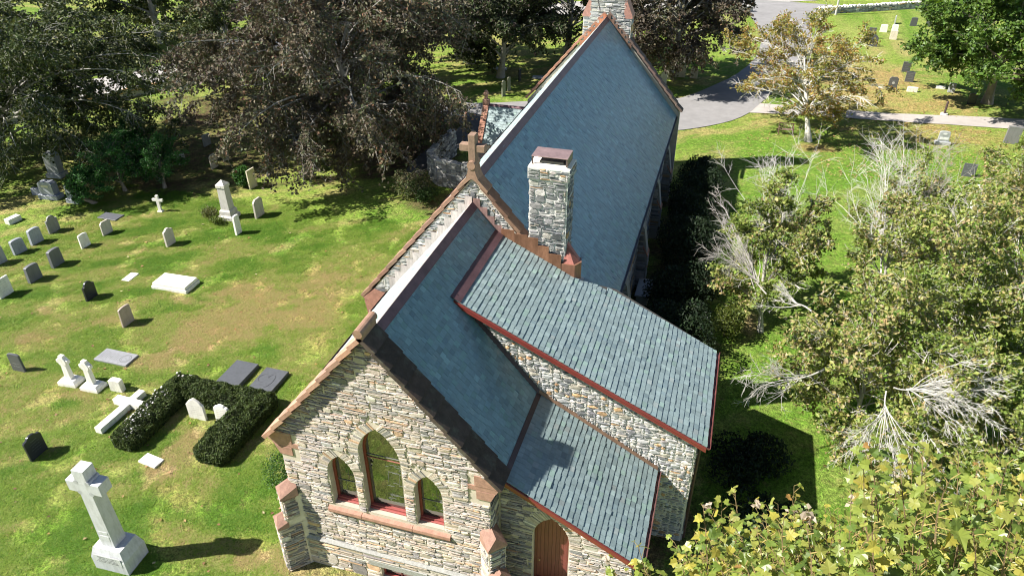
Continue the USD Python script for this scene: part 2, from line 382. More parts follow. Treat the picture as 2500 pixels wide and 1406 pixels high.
# --- roofs
rc = roof_slab(CH, 'chancel_roof', ((EX, HE), (0, HR)), .66, LC - .02)
hy = math.hypot(EX, HR - HE)
slates(rc, (EX, .70, HE), Y, slope(1, S), LC - .02 - .70, hy - .1, 1, tone=np.array([.80, 1.02, 1.15]))  # bluer tone paints skylight on the shaded slope; same slates
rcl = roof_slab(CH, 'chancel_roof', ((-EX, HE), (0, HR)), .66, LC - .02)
slates(rcl, (-EX, .70, HE), Y, slope(-1, S), LC - .02 - .70, hy - .1, 2, tone=1.9)  # paler tone paints full sun on this slope; same slates as the right
rn = roof_slab(CH, 'nave_roof', ((NEX, NHE), (0, NR)), LC + .45, YN - .02)
hn = math.hypot(NEX, NR - NHE)
slates(rn, (NEX, LC + .45, NHE), Y, slope(1, NS), YN - .02 - LC - .45, hn - .1, 3, e=.235, w=(.225, .33), tone=np.array([.84, 1.16, 1.38]))  # blue tone puts sky-lit shade into the slate colour
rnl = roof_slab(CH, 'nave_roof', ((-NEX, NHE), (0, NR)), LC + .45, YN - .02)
slates(rnl, (-NEX, LC + .45, NHE), Y, slope(-1, NS), YN - .02 - LC - .45, hn - .1, 4, e=.25, w=(.25, .38), tone=1.9)  # sun glare on the left slope put into the slate colour
WE = 10.33; hw = math.hypot(WE - WX, z_wg(WX) - z_wg(WE))
rw = roof_slab(CH, 'side_wing_roof', ((WE, z_wg(WE)), (WX, WZ)), 4.6, LC - .03)
slates(rw, (WE, 4.6, z_wg(WE)), Y, slope(1, WS), LC - .03 - 4.6, hw - .02, 5)
V, F = hull([(x, y, z_wg(x) - d) for x, y in ((4.55, LC - .04), (5.9, 10.6), (WE, 10.42), (WE, LC - .04)) for d in (.004, .1)])
rw2 = put(CH, 'side_wing_roof', V, F, 'weathered_wood', (.06, .055, .05))
h2 = math.hypot(WE - 5.6, z_wg(5.6) - z_wg(WE))
slates(rw2, (WE, LC - .025, z_wg(WE)), Y, slope(1, WS), .60, h2, 6)
h3 = math.hypot(5.55 - 4.6, z_wg(4.6) - z_wg(5.55))
slates(rw2, (5.58, LC - .025, z_wg(5.58)), Y, slope(1, WS), .34, h3, 16)
rl = roof_slab(CH, 'lean_to_roof', ((LX, LZ), (EX, HE)), .42, 4.88)
slates(rl, (LX, .42, LZ), Y, slope(1, LS), 4.88 - .42, math.hypot(LX - EX, HE - LZ) - .02, 7)

# --- wall bodies (mortar), with openings in the front gable and the lean-to front
def arch(xc, w, z0, zs, za, grow=0.0, n=9):
    """Pointed arch outline (x, z), counter-clockwise from the lower left."""
    h = za - zs; r = (w * w / 4 + h * h) / w
    c = xc - w / 2 + r; a1 = math.atan2(h, xc - c)
    L = [(c + (r + grow) * math.cos(a), zs + (r + grow) * math.sin(a)) for a in np.linspace(math.pi, a1, n)]
    if grow: L = [(min(x, xc), z) for x, z in L]
    Rr = [(2 * xc - x, z) for x, z in L[::-1]][1:]
    return [(xc - w / 2 - grow, z0), *L, *Rr, (xc + w / 2 + grow, z0)], (c, r, a1)
WIN = [(-.02, 1.5, 3.62, 6.35, 7.72), (-1.57, 1.0, 3.62, 5.2, 6.08), (1.63, 1.0, 3.62, 5.2, 6.08)]
front = Polygon([(-3.8, -.3), (3.8, -.3), (3.8, 5.9), (4.0, 6.1), (4.02, 6.60), (0, 11.40), (-4.02, 6.60), (-4.0, 6.1), (-3.8, 5.9)])
holes = [Polygon(arch(*w)[0]) for w in WIN]
low_win = sbox(-.55, .1, .88, .78)
fg = front
for h in holes + [low_win]: fg = fg.difference(h)
V, F = extrude(fg, 0, .5, (0, 0, 0), X, Z, Y)
W_FRONT = put(CH, 'front_gable_wall', V, F, 'mortar', MORTAR)
body = Polygon([(-3.8, -.3), (3.8, -.3), (3.8, 6.35), (0, 10.95), (-3.8, 6.35)])
V, F = extrude(body, .5, LC - .01, (0, 0, 0), X, Z, Y); W_CH = put(CH, 'chancel_wall', V, F, 'mortar', (.1, .1, .09))  # near-black tint stands in for the unlit interior behind the panes
ng = Polygon([(-5.4, -.3), (5.4, -.3), (5.4, 5.62), (0, 12.22), (-5.4, 5.62)])
V, F = extrude(ng, LC, LC + .45, (0, 0, 0), X, Z, Y); W_NG = put(CH, 'nave_gable_wall', V, F, 'mortar', MORTAR)
nb = Polygon([(-5.38, -.3), (5.38, -.3), (5.38, 5.5), (0, 11.9), (-5.38, 5.5)])
V, F = extrude(nb, LC + .45, YN, (0, 0, 0), X, Z, Y); W_NV = put(CH, 'nave_wall', V, F, 'mortar', MORTAR)
fgb = Polygon([(-5.9, -.3), (5.9, -.3), (5.9, 5.6), (0, 12.42), (-5.9, 5.6)])
V, F = extrude(fgb, YN, YN + .6, (0, 0, 0), X, Z, Y); W_FAR = put(CH, 'far_gable_wall', V, F, 'mortar', MORTAR)
wb = Polygon([(1.1, -.3), (10.02, -.3), (10.02, z_wg(10.02) - .1), (1.1, z_wg(1.1) - .1)])
V, F = extrude(wb, 4.9, 10.25, (0, 0, 0), X, Z, Y); W_WING = put(CH, 'side_wing_wall', V, F, 'mortar', (.55, .51, .45))
lw = Polygon([(3.7, -.3), (8.5, -.3), (8.5, z_lt(8.5) - .1), (4.15, z_lt(4.15) - .1), (3.7, 6.0)])
DOOR = (5.68, 1.26, .95, 3.45, 4.5)
V, F = extrude(lw.difference(Polygon(arch(*DOOR)[0])), .8, 1.25, (0, 0, 0), X, Z, Y); W_LT = put(CH, 'lean_to_wall', V, F, 'mortar', MORTAR)
V, F = extrude(lw, 1.252, 4.9, (0, 0, 0), X, Z, Y); put(CH, 'lean_to_wall', V, F, 'mortar', MORTAR)

# --- stones
STONE_PAL = np.array([[.41, .345, .28], [.36, .315, .265], [.285, .265, .245], [.44, .385, .33], [.225, .212, .20], [.375, .34, .305], [.41, .275, .175], [.35, .295, .23], [.18, .175, .165], [.49, .45, .395]])
GREY_PAL = np.array([[.32, .32, .31], [.21, .215, .22], [.40, .395, .38], [.14, .145, .15], [.46, .44, .40], [.44, .28, .15], [.27, .265, .25], [.33, .30, .25]])
a8 = np.arange(8)
STONE_F = np.vstack([np.c_[a8, (a8 + 1) % 8, 8 + (a8 + 1) % 8], np.c_[a8, 8 + (a8 + 1) % 8, 8 + a8], np.c_[np.full(8, 16), 8 + a8, 8 + (a8 + 1) % 8]])
def rubble(parent, O, U, N, poly, seed, uw=.045, uh=.026, hw=((1, .52, (5, 22)), (2, .34, (5, 18)), (3, .07, (5, 14)), (6, .05, (6, 13)), (9, .02, (7, 13))), pal=STONE_PAL, p=None, proud=(.008, .055), round_=.22, keep=None, gap=.007):
    """Random rubble: cells of a fine grid taken up by stones of several courses; each stone a lump with a worn edge."""
    r = np.random.default_rng(seed)
    x0, z0, x1, z1 = poly.bounds
    nx_, nz_ = int((x1 - x0) / uw), int((z1 - z0) / uh)
    cx = x0 + (np.arange(nx_) + .5) * uw; cz = z0 + (np.arange(nz_) + .5) * uh
    CX, CZ = np.meshgrid(cx, cz)
    free = contains_xy(poly, CX, CZ)
    hs, ps, ws = [h for h, _, _ in hw], np.cumsum([q for _, q, _ in hw]), [w for _, _, w in hw]
    rects = []
    for j in range(nz_):
        i = 0
        while i < nx_:
            if not free[j, i]: i += 1; continue
            k = int(np.searchsorted(ps, r.random() * ps[-1])); h = hs[min(k, len(hs) - 1)]; wl = int(r.integers(*ws[min(k, len(hs) - 1)]))
            h = min(h, nz_ - j)
            while h > 1 and not free[j + h - 1, i]: h -= 1
            run = 0
            while run < wl and i + run < nx_ and free[j:j + h, i + run].all(): run += 1
            if run == 0: run, h = 1, 1
            free[j:j + h, i:i + run] = False
            if run * uw > .05: rects.append((i, j, run, h))
            i += run
    R = np.array(rects, float)
    if not len(R): return
    n = len(R); g = gap
    a, b = x0 + R[:, 0] * uw + g, x0 + (R[:, 0] + R[:, 2]) * uw - g
    c, d = z0 + R[:, 1] * uh + g * .8, z0 + (R[:, 1] + R[:, 3]) * uh - g * .8
    w_, h_ = b - a, d - c
    k1 = np.minimum(w_ * .32, .11) * r.uniform(.25, 1.0, (8, n)) * (round_ / .22); k2 = h_ * r.uniform(.18, .42, (8, n)) * (round_ / .22)
    k2 = np.minimum(k2, h_ * .45)
    ring_ = [np.c_[a + k1[0], c], np.c_[b - k1[1], c], np.c_[b, c + k2[2]], np.c_[b, d - k2[3]], np.c_[b - k1[4], d], np.c_[a + k1[5], d], np.c_[a, d - k2[6]], np.c_[a, c + k2[7]]]
    ring_ = np.stack(ring_, 1) + r.normal(0, .004, (n, 8, 2))
    ctr = np.c_[(a + b) / 2, (c + d) / 2][:, None]
    sk = r.normal(0, .035, n)[:, None]; ring_[..., 1] += np.clip((ring_[..., 0] - ctr[..., 0]) * sk, -.02, .02)
    ins = np.minimum(.014, .22 * np.minimum(w_, h_))[:, None, None]
    dirv = ctr - ring_; dirv /= np.maximum(np.abs(dirv).max(2, keepdims=True), 1e-6)
    top = ring_ + dirv * ins
    pr = r.uniform(*proud, n); tilt = r.normal(0, .006, (n, 8))
    B = np.concatenate([np.concatenate([ring_, np.full((n, 8, 1), -.015)], 2), np.concatenate([top, (pr[:, None] + tilt)[..., None]], 2),
                        np.concatenate([ctr + r.normal(0, .02, (n, 1, 2)) * np.minimum(w_, h_)[:, None, None] / .1, (pr + r.uniform(0, .015, n))[:, None, None]], 2)], 1)
    if np.dot(np.cross(U, Z), N) < 0: pass
    P = np.asarray(O, float) + B[..., :1] * U + B[..., 1:2] * Z + B[..., 2:] * N
    T = pal[r.choice(len(pal), n, p=p)] * (1 + r.normal(0, .13, (n, 1))) * (1 + r.normal(0, .02, (n, 3)))
    Fx = STONE_F if np.dot(np.cross(U, Z), N) > 0 else STONE_F[:, ::-1]
    if keep is not None:
        ok = keep(P.mean(1)); P, T = P[ok], T[ok]
    pool('stone', parent, P, Fx, np.clip(T, .03, .7), N, 'rubble_stone')

# front gable: rubble round the windows, radiating arch stones over them
zone = Polygon([(-3.8, 0), (3.8, 0), (3.8, 5.9), (3.98, 6.55), (0, 11.34), (-3.98, 6.55), (-3.8, 5.9)])
sill_band = sbox(-2.3, 3.2, 2.35, 3.62); lintel = sbox(-1.0, .78, 1.35, 1.05)
kneel = [sbox(-4.3, 5.35, -3.1, 6.6), sbox(3.1, 5.35, 4.3, 6.6)]
zz = zone
for w in WIN: zz = zz.difference(Polygon(arch(*w, grow=.40)[0]).intersection(sbox(-9, w[3], 9, 20))).difference(Polygon(arch(*w)[0]).buffer(.012))
for q in [sill_band, lintel, low_win, *kneel]: zz = zz.difference(q)
ledge = sbox(-4, 1.42, 4, 1.54)
zz = zz.difference(ledge)
rubble(W_FRONT, (0, 0, 0), X, -Y, zz, 21, p=[.17, .15, .11, .14, .07, .12, .06, .09, .05, .04])
def voussoirs(parent, w, y, seed, depth=(.28, .44), n=15):
    r = np.random.default_rng(seed); (xc, ww, z0, zs, za) = w
    _, (c, rad, a1) = arch(*w)
    for side in (-1, 1):
        e = np.linspace(math.pi - .02, a1 + .015, n + 1)
        for k in range(n):
            p0, p1 = e[k] - .012 / rad * .4, e[k + 1] + .012 / rad * .4
            out = r.uniform(*depth); lean = .1
            q = []
            for a, rr in ((p0, rad + .006), (p1, rad + .006), (p1 + lean * .3, rad + out), (p0 + lean * .3, rad + out)):
                x, z = c + rr * math.cos(a), zs + rr * math.sin(a)
                x = min(x, xc - .004); q.append((x if side < 0 else 2 * xc - x, z))
            pr = r.uniform(.012, .05)
            q = np.array(q); m = q.mean(0)
            P = [(x, y + .012, z) for x, z in q] + [(m[0] + (x - m[0]) * .93, y - pr, m[1] + (z - m[1]) * .95) for x, z in q]
            V, F = hull(P); t = STONE_PAL[r.choice(len(STONE_PAL), p=[.2, .16, .08, .2, .04, .14, .06, .06, .02, .04])] * r.uniform(.85, 1.15)
            put(parent, 'voussoir', V, F, 'rubble_stone', t)
for k, w in enumerate(WIN): voussoirs(W_FRONT, w, 0, 31 + k, n=21 if k == 0 else 15)
voussoirs(W_LT, DOOR, .8, 35, depth=(.36, .5), n=17)
V, F = hull([(x, y, z) for x in (-3.82, 3.82) for y, z in ((.0, 1.54), (-.02, 1.53), (-.13, 1.43), (-.13, 1.40), (0, 1.40))])
put(CH, 'water_table', V, F, 'rubble_stone', (.27, .265, .25))
pl = sbox(-3.8, -.3, 3.8, 1.40).difference(low_win).difference(lintel)
V, F = extrude(pl, 0, .075, (0, -.075, 0), X, Z, Y); W_PL = put(CH, 'plinth_wall', V, F, 'mortar', MORTAR)
rubble(W_PL, (0, -.075, 0), X, -Y, pl.intersection(sbox(-5, 0, 5, 1.38)), 22, uw=.07, uh=.06)
V, F = bx((-1.0, -.12, .785), (1.35, .02, 1.05), .012); put(CH, 'lintel', V, F, 'rubble_stone', (.27, .27, .255))

# other walls
wz = Polygon([(1.45, z_ch(1.45) + .12), (EX, HE + .12), (8.77, LZ + .14), (8.82, LZ - .3), (8.82, 0), (10.0, 0), (10.0, z_wg(10.0) - .16), (1.45, z_wg(1.45) - .2)])
rubble(W_WING, (0, 4.9, 0), X, -Y, wz, 23, uw=.06, uh=.05, hw=((1, .2, (4, 10)), (2, .4, (3, 8)), (3, .28, (3, 7)), (4, .12, (5, 9))), pal=GREY_PAL, p=[.2, .16, .18, .08, .14, .06, .1, .08], round_=.4, proud=(.015, .05))
lz = Polygon([(3.9, 0), (8.5, 0), (8.5, z_lt(8.5) - .14), (4.2, z_lt(4.2) - .2), (3.9, 6.0)]).difference(Polygon(arch(*DOOR)[0]).buffer(.01)).difference(Polygon(arch(*DOOR, grow=.46)[0]).intersection(sbox(0, DOOR[3], 20, 20)))
rubble(W_LT, (0, .8, 0), X, -Y, lz, 24, p=[.14, .16, .12, .12, .1, .12, .06, .1, .05, .03])
gz_ = Polygon([(-5.35, 5.5), (-4.2, 6.25), (0, HR + .05), (2.7, z_ch(2.7)), (3.6, 7.8), (0, 12.16), (-5.3, 5.75)])
rubble(W_NG, (0, LC, 0), X, -Y, gz_, 25, gap=.011, uh=.045, pal=GREY_PAL, p=[.2, .12, .24, .06, .2, .04, .08, .06])
rubble(W_NV, (5.38, 0, 0), Y, X, sbox(LC + .5, 0, YN, 5.5), 26, uw=.12, uh=.1, pal=GREY_PAL * .7)  # palette darkened: shade of this side put into the stone colour
rubble(W_CH, (3.8, 0, 0), Y, X, sbox(.02, 0, .8, 6.1), 27)
rubble(W_LT, (8.5, 0, 0), Y, X, sbox(.82, 0, 4.88, 3.5), 28, uw=.08, uh=.07)
rubble(W_WING, (10.02, 0, 0), Y, X, sbox(4.9, 0, 10.2, 5.2), 29, uw=.1, uh=.09)
rubble(W_NV, (-5.38, 0, 0), Y, -X, sbox(LC + .5, 0, YN, 5.5), 30, uw=.14, uh=.12)
rubble(W_CH, (-3.8, 0, 0), Y, -X, sbox(0, 0, LC, 6.2), 31, uw=.12, uh=.1)
rubble(W_NG, (0, LC, 0), X, -Y, sbox(-5.35, 0, -3.85, 5.4), 32, uw=.1, uh=.08)

# --- brownstone copings, kneelers, cross
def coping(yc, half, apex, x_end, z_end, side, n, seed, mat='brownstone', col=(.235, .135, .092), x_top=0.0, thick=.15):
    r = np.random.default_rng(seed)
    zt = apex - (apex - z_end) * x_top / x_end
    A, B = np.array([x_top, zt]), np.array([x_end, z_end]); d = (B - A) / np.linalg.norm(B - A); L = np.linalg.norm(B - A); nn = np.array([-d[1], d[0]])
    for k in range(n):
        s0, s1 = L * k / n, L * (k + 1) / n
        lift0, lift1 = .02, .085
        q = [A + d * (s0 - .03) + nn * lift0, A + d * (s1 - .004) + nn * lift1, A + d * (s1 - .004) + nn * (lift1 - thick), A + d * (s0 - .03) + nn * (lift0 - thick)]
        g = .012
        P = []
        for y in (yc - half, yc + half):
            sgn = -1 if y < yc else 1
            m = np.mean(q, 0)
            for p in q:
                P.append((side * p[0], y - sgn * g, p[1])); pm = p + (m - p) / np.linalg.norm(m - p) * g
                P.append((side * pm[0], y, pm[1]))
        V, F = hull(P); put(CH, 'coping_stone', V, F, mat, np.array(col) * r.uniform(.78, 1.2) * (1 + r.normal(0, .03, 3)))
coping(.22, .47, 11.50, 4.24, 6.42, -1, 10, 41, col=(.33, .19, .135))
coping(.22, .47, 11.50, 4.24, 6.42, 1, 10, 42, col=(.055, .037, .032), mat='shaded_brownstone')  # same brownstone, its shade away from the sun put into the colour
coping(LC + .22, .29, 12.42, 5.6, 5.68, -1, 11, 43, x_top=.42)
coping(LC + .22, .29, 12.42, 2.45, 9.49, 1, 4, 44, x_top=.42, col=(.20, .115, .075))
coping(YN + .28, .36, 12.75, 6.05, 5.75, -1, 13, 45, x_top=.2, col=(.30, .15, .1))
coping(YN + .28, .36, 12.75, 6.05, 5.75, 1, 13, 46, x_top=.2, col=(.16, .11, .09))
for s in (-1, 1):
    P = lambda *q: [(s * x, y, z) for x, z in q for y in (-.045, .49)]
    V, F = hull(P((3.3, 6.22), (4.2, 6.2), (4.22, 6.34), (3.92, 6.66), (3.3, 6.66))); put(CH, 'kneeler', V, F, 'brownstone', (.31, .175, .13))
    V, F = hull([(s * x, y, z) for x, z in ((3.05, 6.0), (4.02, 6.0), (4.12, 6.2), (3.05, 6.2)) for y in (-.03, .48)]); put(CH, 'kneeler', V, F, 'brownstone', (.31, .175, .13))
    V, F = hull([(s * x, y, z) for x, z in ((3.35, 5.62), (3.84, 5.62), (4.0, 5.99), (3.35, 5.99)) for y in (-.04, .48)]); put(CH, 'kneeler', V, F, 'brownstone', (.31, .175, .13))
V, F = hull([(x, y, z) for x, z in ((-5.55, 5.62), (-4.9, 5.25), (-4.45, 5.35), (-4.35, 6.0), (-4.9, 6.2)) for y in (LC - .06, LC + .5)]); put(CH, 'kneeler', V, F, 'brownstone', (.30, .15, .11))
V, F = hull([(x, y, z) for x, z in ((-5.4, 4.75), (-5.05, 4.75), (-4.75, 5.25), (-5.5, 5.5)) for y in (LC - .04, LC + .5)]); put(CH, 'kneeler', V, F, 'brownstone', (.28, .14, .10))
# saddle stones: a roll on the front gable, a curved saddle with roll and cross on the nave gable
def roll(y0, y1, r, x, z): 
    V, F = ring(r, y1 - y0, 14); return np.c_[V[:, 0] + x, V[:, 2] + y0, V[:, 1] + z], F
m = MB(); m.add(roll(-.30, .74, .15, 0, 11.66), (.24, .145, .10)); m.add(bx((-.11, -.24, 11.38), (.11, .68, 11.62)), (.24, .145, .10)); m.build(CH, 'saddle_stone', 'brownstone')
prof = [(-.62, 11.66), (-.66, 11.78), (-.45, 12.0), (-.27, 12.2), (-.17, 12.45), (-.13, 12.72), (.13, 12.72), (.17, 12.45), (.27, 12.2), (.45, 12.0), (.66, 11.78), (.62, 11.66), (.35, 11.92), (.12, 12.14), (0, 12.22), (-.12, 12.14), (-.35, 11.92)]
V, F = extrude(Polygon(prof), 0, .62, (0, LC - .1, 0), X, Z, Y); put(CH, 'saddle_stone', V, F, 'brownstone', (.25, .155, .105))
m = MB(); m.add(roll(LC - .13, LC + .55, .17, 0, 12.78), (.25, .155, .105)); m.build(CH, 'saddle_stone', 'brownstone')
m = MB(); m.add(bx((-.145, LC + .03, 12.72), (.145, LC + .40, 13.98), .02), (.27, .175, .12)); gx_ = put(CH, 'gable_cross', m.V[0], m.F[0], 'brownstone', (.205, .135, .095))
V, F = bx((-.52, LC + .06, 13.28), (.52, LC + .37, 13.57), .02); put(gx_, 'cross_arm', V, F, 'brownstone', (.21, .138, .097))

# --- copper: ridge rolls, flashings, gutters, downpipes
COP, COPD, COPB = (.095, .052, .058), (.06, .042, .046), (.24, .12, .07)
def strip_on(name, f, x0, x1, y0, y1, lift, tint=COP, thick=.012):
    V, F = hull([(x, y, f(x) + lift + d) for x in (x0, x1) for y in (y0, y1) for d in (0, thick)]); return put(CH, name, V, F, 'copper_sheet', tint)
strip_on('ridge_flashing', z_ch, 0.0, .21, .5, LC - .02, .062); strip_on('ridge_flashing', z_ch, -.21, -0.0, .5, LC - .02, .062, (.42, .36, .35))  # left strip is the same copper, painted pale as if sunlit
strip_on('ridge_flashing', z_nv, 0.0, .22, LC + .46, YN - .02, .062); strip_on('ridge_flashing', z_nv, -.22, -0.0, LC + .46, YN - .02, .062, (.42, .36, .35))  # here too the left strip's sunlight is painted into its tint
strip_on('top_flashing', z_wg, WX - .02, WX + .36, 4.58, LC - .03, .065)
V, F = hull([(EX - .07, y, HE + .07 * S + .045) for y in (.45, 4.88)] + [(EX + .09, y, HE - .09 * LS + .045) for y in (.45, 4.88)] + [(EX, y, HE + .06) for y in (.45, 4.88)]); put(CH, 'break_flashing', V, F, 'copper_sheet', COPD)
V, F = hull([(x, y, z_lt(x) + d) for x in (EX, LX) for y, d in ((4.80, .045), (4.885, .045), (4.885, .17), (4.86, .17))]); put(CH, 'apron_flashing', V, F, 'copper_sheet', (.20, .12, .08))
V, F = hull([(x, y, z_ch(x) + d) for x in (1.1, EX) for y, d in ((4.74, .045), (4.885, .045), (4.885, .20), (4.86, .20))]); put(CH, 'apron_flashing', V, F, 'copper_sheet', COPD)
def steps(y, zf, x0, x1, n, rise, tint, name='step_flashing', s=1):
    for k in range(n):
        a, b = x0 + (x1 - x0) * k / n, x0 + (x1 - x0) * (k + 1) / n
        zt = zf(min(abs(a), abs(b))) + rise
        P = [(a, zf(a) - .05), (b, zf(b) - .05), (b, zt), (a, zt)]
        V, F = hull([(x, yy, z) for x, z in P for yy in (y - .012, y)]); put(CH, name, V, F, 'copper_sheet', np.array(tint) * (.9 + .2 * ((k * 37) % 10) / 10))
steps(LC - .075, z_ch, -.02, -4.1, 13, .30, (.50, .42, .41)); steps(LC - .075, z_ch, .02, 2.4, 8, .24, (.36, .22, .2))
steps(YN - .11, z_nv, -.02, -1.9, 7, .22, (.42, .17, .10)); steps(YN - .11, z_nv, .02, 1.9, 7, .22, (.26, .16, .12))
for k, (a, b, t) in enumerate(((1.2, 1.75, .30), (1.75, 2.3, .42), (2.3, 2.75, .62), (2.75, 3.2, .52), (3.2, 3.72, .44))):
    V, F = hull([(x, yy, z) for x, z in ((a, z_wg(a) - .05), (b, z_wg(b) - .05), (b, z_wg(a) + t), (a, z_wg(a) + t)) for yy in (LC - .11, LC - .085)]); put(CH, 'step_flashing', V, F, 'copper_sheet', np.array(COPB) * (1.1, .8, .95, 1.15, .85)[k])
V, F = hull([(x, y, z) for x, y in ((3.75, LC - .12), (4.3, LC - .12), (4.5, LC + .25), (4.42, LC + .62), (3.75, LC + .62)) for z in (7.2, 8.98)]); cb = put(CH, 'flashing_box', V, F, 'copper_sheet', (.25, .125, .08))
V, F = hull([(x, y, z) for x, y, z in ((3.8, LC - .06, 8.98), (4.25, LC - .06, 8.98), (4.42, LC + .25, 8.98), (4.35, LC + .58, 8.98), (3.8, LC + .58, 8.98), (3.84, LC + .3, 9.75), (3.84, LC + .55, 9.7))]); put(cb, 'weathering_stone', V, F, 'brownstone', (.26, .10, .08))
def gutter(x, z, y0, y1, tint, r=.085, red=False):
    a = np.linspace(math.pi, 2 * math.pi, 9)
    o = [(x + r * math.cos(t), z + r * math.sin(t)) for t in a]; i = [(x + (r - .014) * math.cos(t), z + (r - .014) * math.sin(t) + .004) for t in a[::-1]]
    V, F = extrude(Polygon(o + i), 0, y1 - y0, (0, y0, 0), X, Z, Y); g = put(CH, 'gutter', V, F, 'copper_sheet', tint)
    V, F = hull([(px, y0 + d, pz) for px, pz in o for d in (0, .015)]); put(g, 'end_cap', V, F, 'copper_sheet', tint)
gutter(WE + .07, z_wg(WE) - .02, 4.58, 10.42, (.14, .05, .045)); gutter(LX + .07, LZ - .02, .40, 4.86, (.13, .065, .06))
gutter(NEX + .06, NHE - .02, 11.6, YN - .05, (.085, .085, .10)); gutter(-NEX - .06, NHE - .02, LC + .5, YN - .05, (.09, .05, .05)); gutter(-EX - .06, HE - .02, .5, LC - .05, (.07, .035, .035))
V, F = tubes([[(10.28, 5.0, 5.3), (10.15, 5.02, 5.0), (10.12, 5.02, 2.5), (10.12, 5.02, .1)]], [[.05] * 4], 8); put(CH, 'downpipe', V, F, 'copper_sheet', (.09, .05, .045))
V, F = tubes([[(8.78, .8, 3.5), (8.62, .9, 3.2), (8.58, .9, 1.5), (8.58, .9, .1)]], [[.045] * 4], 8); put(CH, 'downpipe', V, F, 'copper_sheet', (.09, .05, .045))
RED = (.175, .034, .027)
def barge(f, x0, x1, y, drop=.22, up=.0):
    V, F = hull([(x, yy, f(x) + up - d) for x in (x0, x1) for yy in (y - .045, y - .002) for d in (.012, drop)]); b_ = put(CH, 'barge_board', V, F, 'painted_wood', RED)
    V, F = hull([(x, yy, f(x) + up - d) for x in (x0, x1) for yy in (y - .07, y - .047) for d in (.012, .09)]); put(b_, 'moulding', V, F, 'painted_wood', RED)
barge(z_wg, 1.0, WE, 4.6); barge(z_lt, EX + .02, LX, .42)
for f, x0, x1, y0, y1 in ((z_wg, 1.3, 10.2, 4.6, 4.9), (z_lt, 4.2, 8.6, .42, .8)):
    V, F = hull([(x, y, f(x) - .1 - d) for x in (x0, x1) for y in (y0, y1 - .002) for d in (.002, .025)]); put(CH, 'soffit', V, F, 'painted_wood', (.12, .03, .025))

# --- windows
def arch_ring(w, y0, y1, g0, g1):
    o, i = Polygon(arch(*w, grow=0)[0]).buffer(-g0, join_style=2), Polygon(arch(*w, grow=0)[0]).buffer(-g1, join_style=2)
    return extrude(o.difference(i), 0, y1 - y0, (0, y0, 0), X, Z, Y)
for k, w in enumerate(WIN):
    xc, ww, z0, zs, za = w
    fr = put(CH, 'window', *arch_ring(w, .27, .40, .012, .085), 'painted_wood', (.20, .04, .03), label='tall pointed middle window' if k == 0 else 'shorter pointed side window')
    pane = Polygon(arch(*w)[0]).buffer(-.09, join_style=2)
    V, F = extrude(pane, 0, .01, (0, .335, 0), X, Z, Y); put(fr, 'pane', V, F, 'window_glass')
    V, F = bx((xc - ww / 2 + .02, .17, z0), (xc + ww / 2 - .02, .34, z0 + .075), .012); put(fr, 'sill', V, F, 'painted_wood', (.27, .07, .062))
    V, F = bx((xc - ww / 2 + .02, .235, z0 + .075), (xc + ww / 2 - .02, .345, z0 + .15), .01); put(fr, 'sill', V, F, 'painted_wood', (.23, .055, .048))
    r = np.random.default_rng(60 + k)
    for zc, tw, tt in ([(z0 + (za - z0) * .585, .035, (.30, .12, .09)), (z0 + (za - z0) * .62, .014, (.2, .2, .19))] if k == 0 else [(z0 + .95, .014, (.2, .2, .19))]):
        V, F = bx((xc - ww / 2 + .1, .312, zc), (xc + ww / 2 - .1, .33, zc + tw)); put(fr, 'glazing_bar', V, F, 'painted_wood', tt)
    for q in range(26 if k == 0 else 12):
        lx = xc + r.uniform(-.1, .32) * ww; lz_ = r.uniform(z0 + .4, z0 + (za - z0) * .55); l = r.uniform(.12, .5)
        V, F = bx((lx, .325, lz_), (min(lx + l, xc + ww / 2 - .12), .332, lz_ + .008)) if q % 3 else bx((lx, .325, lz_), (lx + .008, .332, min(lz_ + l, zs)))
        put(fr, 'leading', V, F, 'iron', (.16, .17, .15))
    rev = put(fr, 'reveal', *arch_ring(w, -.004, .27, -.004, .008), 'mortar', (.36, .32, .26))
m0 = MB()
for (xa, xb) in ((-2.3, -1.0), (-.98, .94), (.96, 2.35)):
    V, F = hull([(x, y, z) for x in (xa, xb) for y, z in ((-.11, 3.24), (-.13, 3.30), (-.12, 3.42), (.25, 3.625), (.25, 3.24))]); put(CH, 'sandstone_sill', V, F, 'brownstone', (.30, .165, .12))
bwn = put(CH, 'basement_window', *extrude(low_win.difference(low_win.buffer(-.06, join_style=2)), 0, .1, (0, .12, 0), X, Z, Y), 'painted_wood', (.26, .05, .04))
V, F = bx((-.5, .17, .15), (.84, .18, .74)); put(bwn, 'pane', V, F, 'window_glass')
V, F = bx((.15, .12, .12), (.19, .19, .77)); put(bwn, 'glazing_bar', V, F, 'painted_wood', (.22, .04, .035))
V, F = bx((-.55, .1, .1), (.88, .2, .17)); put(bwn, 'sill', V, F, 'painted_wood', (.3, .06, .05))

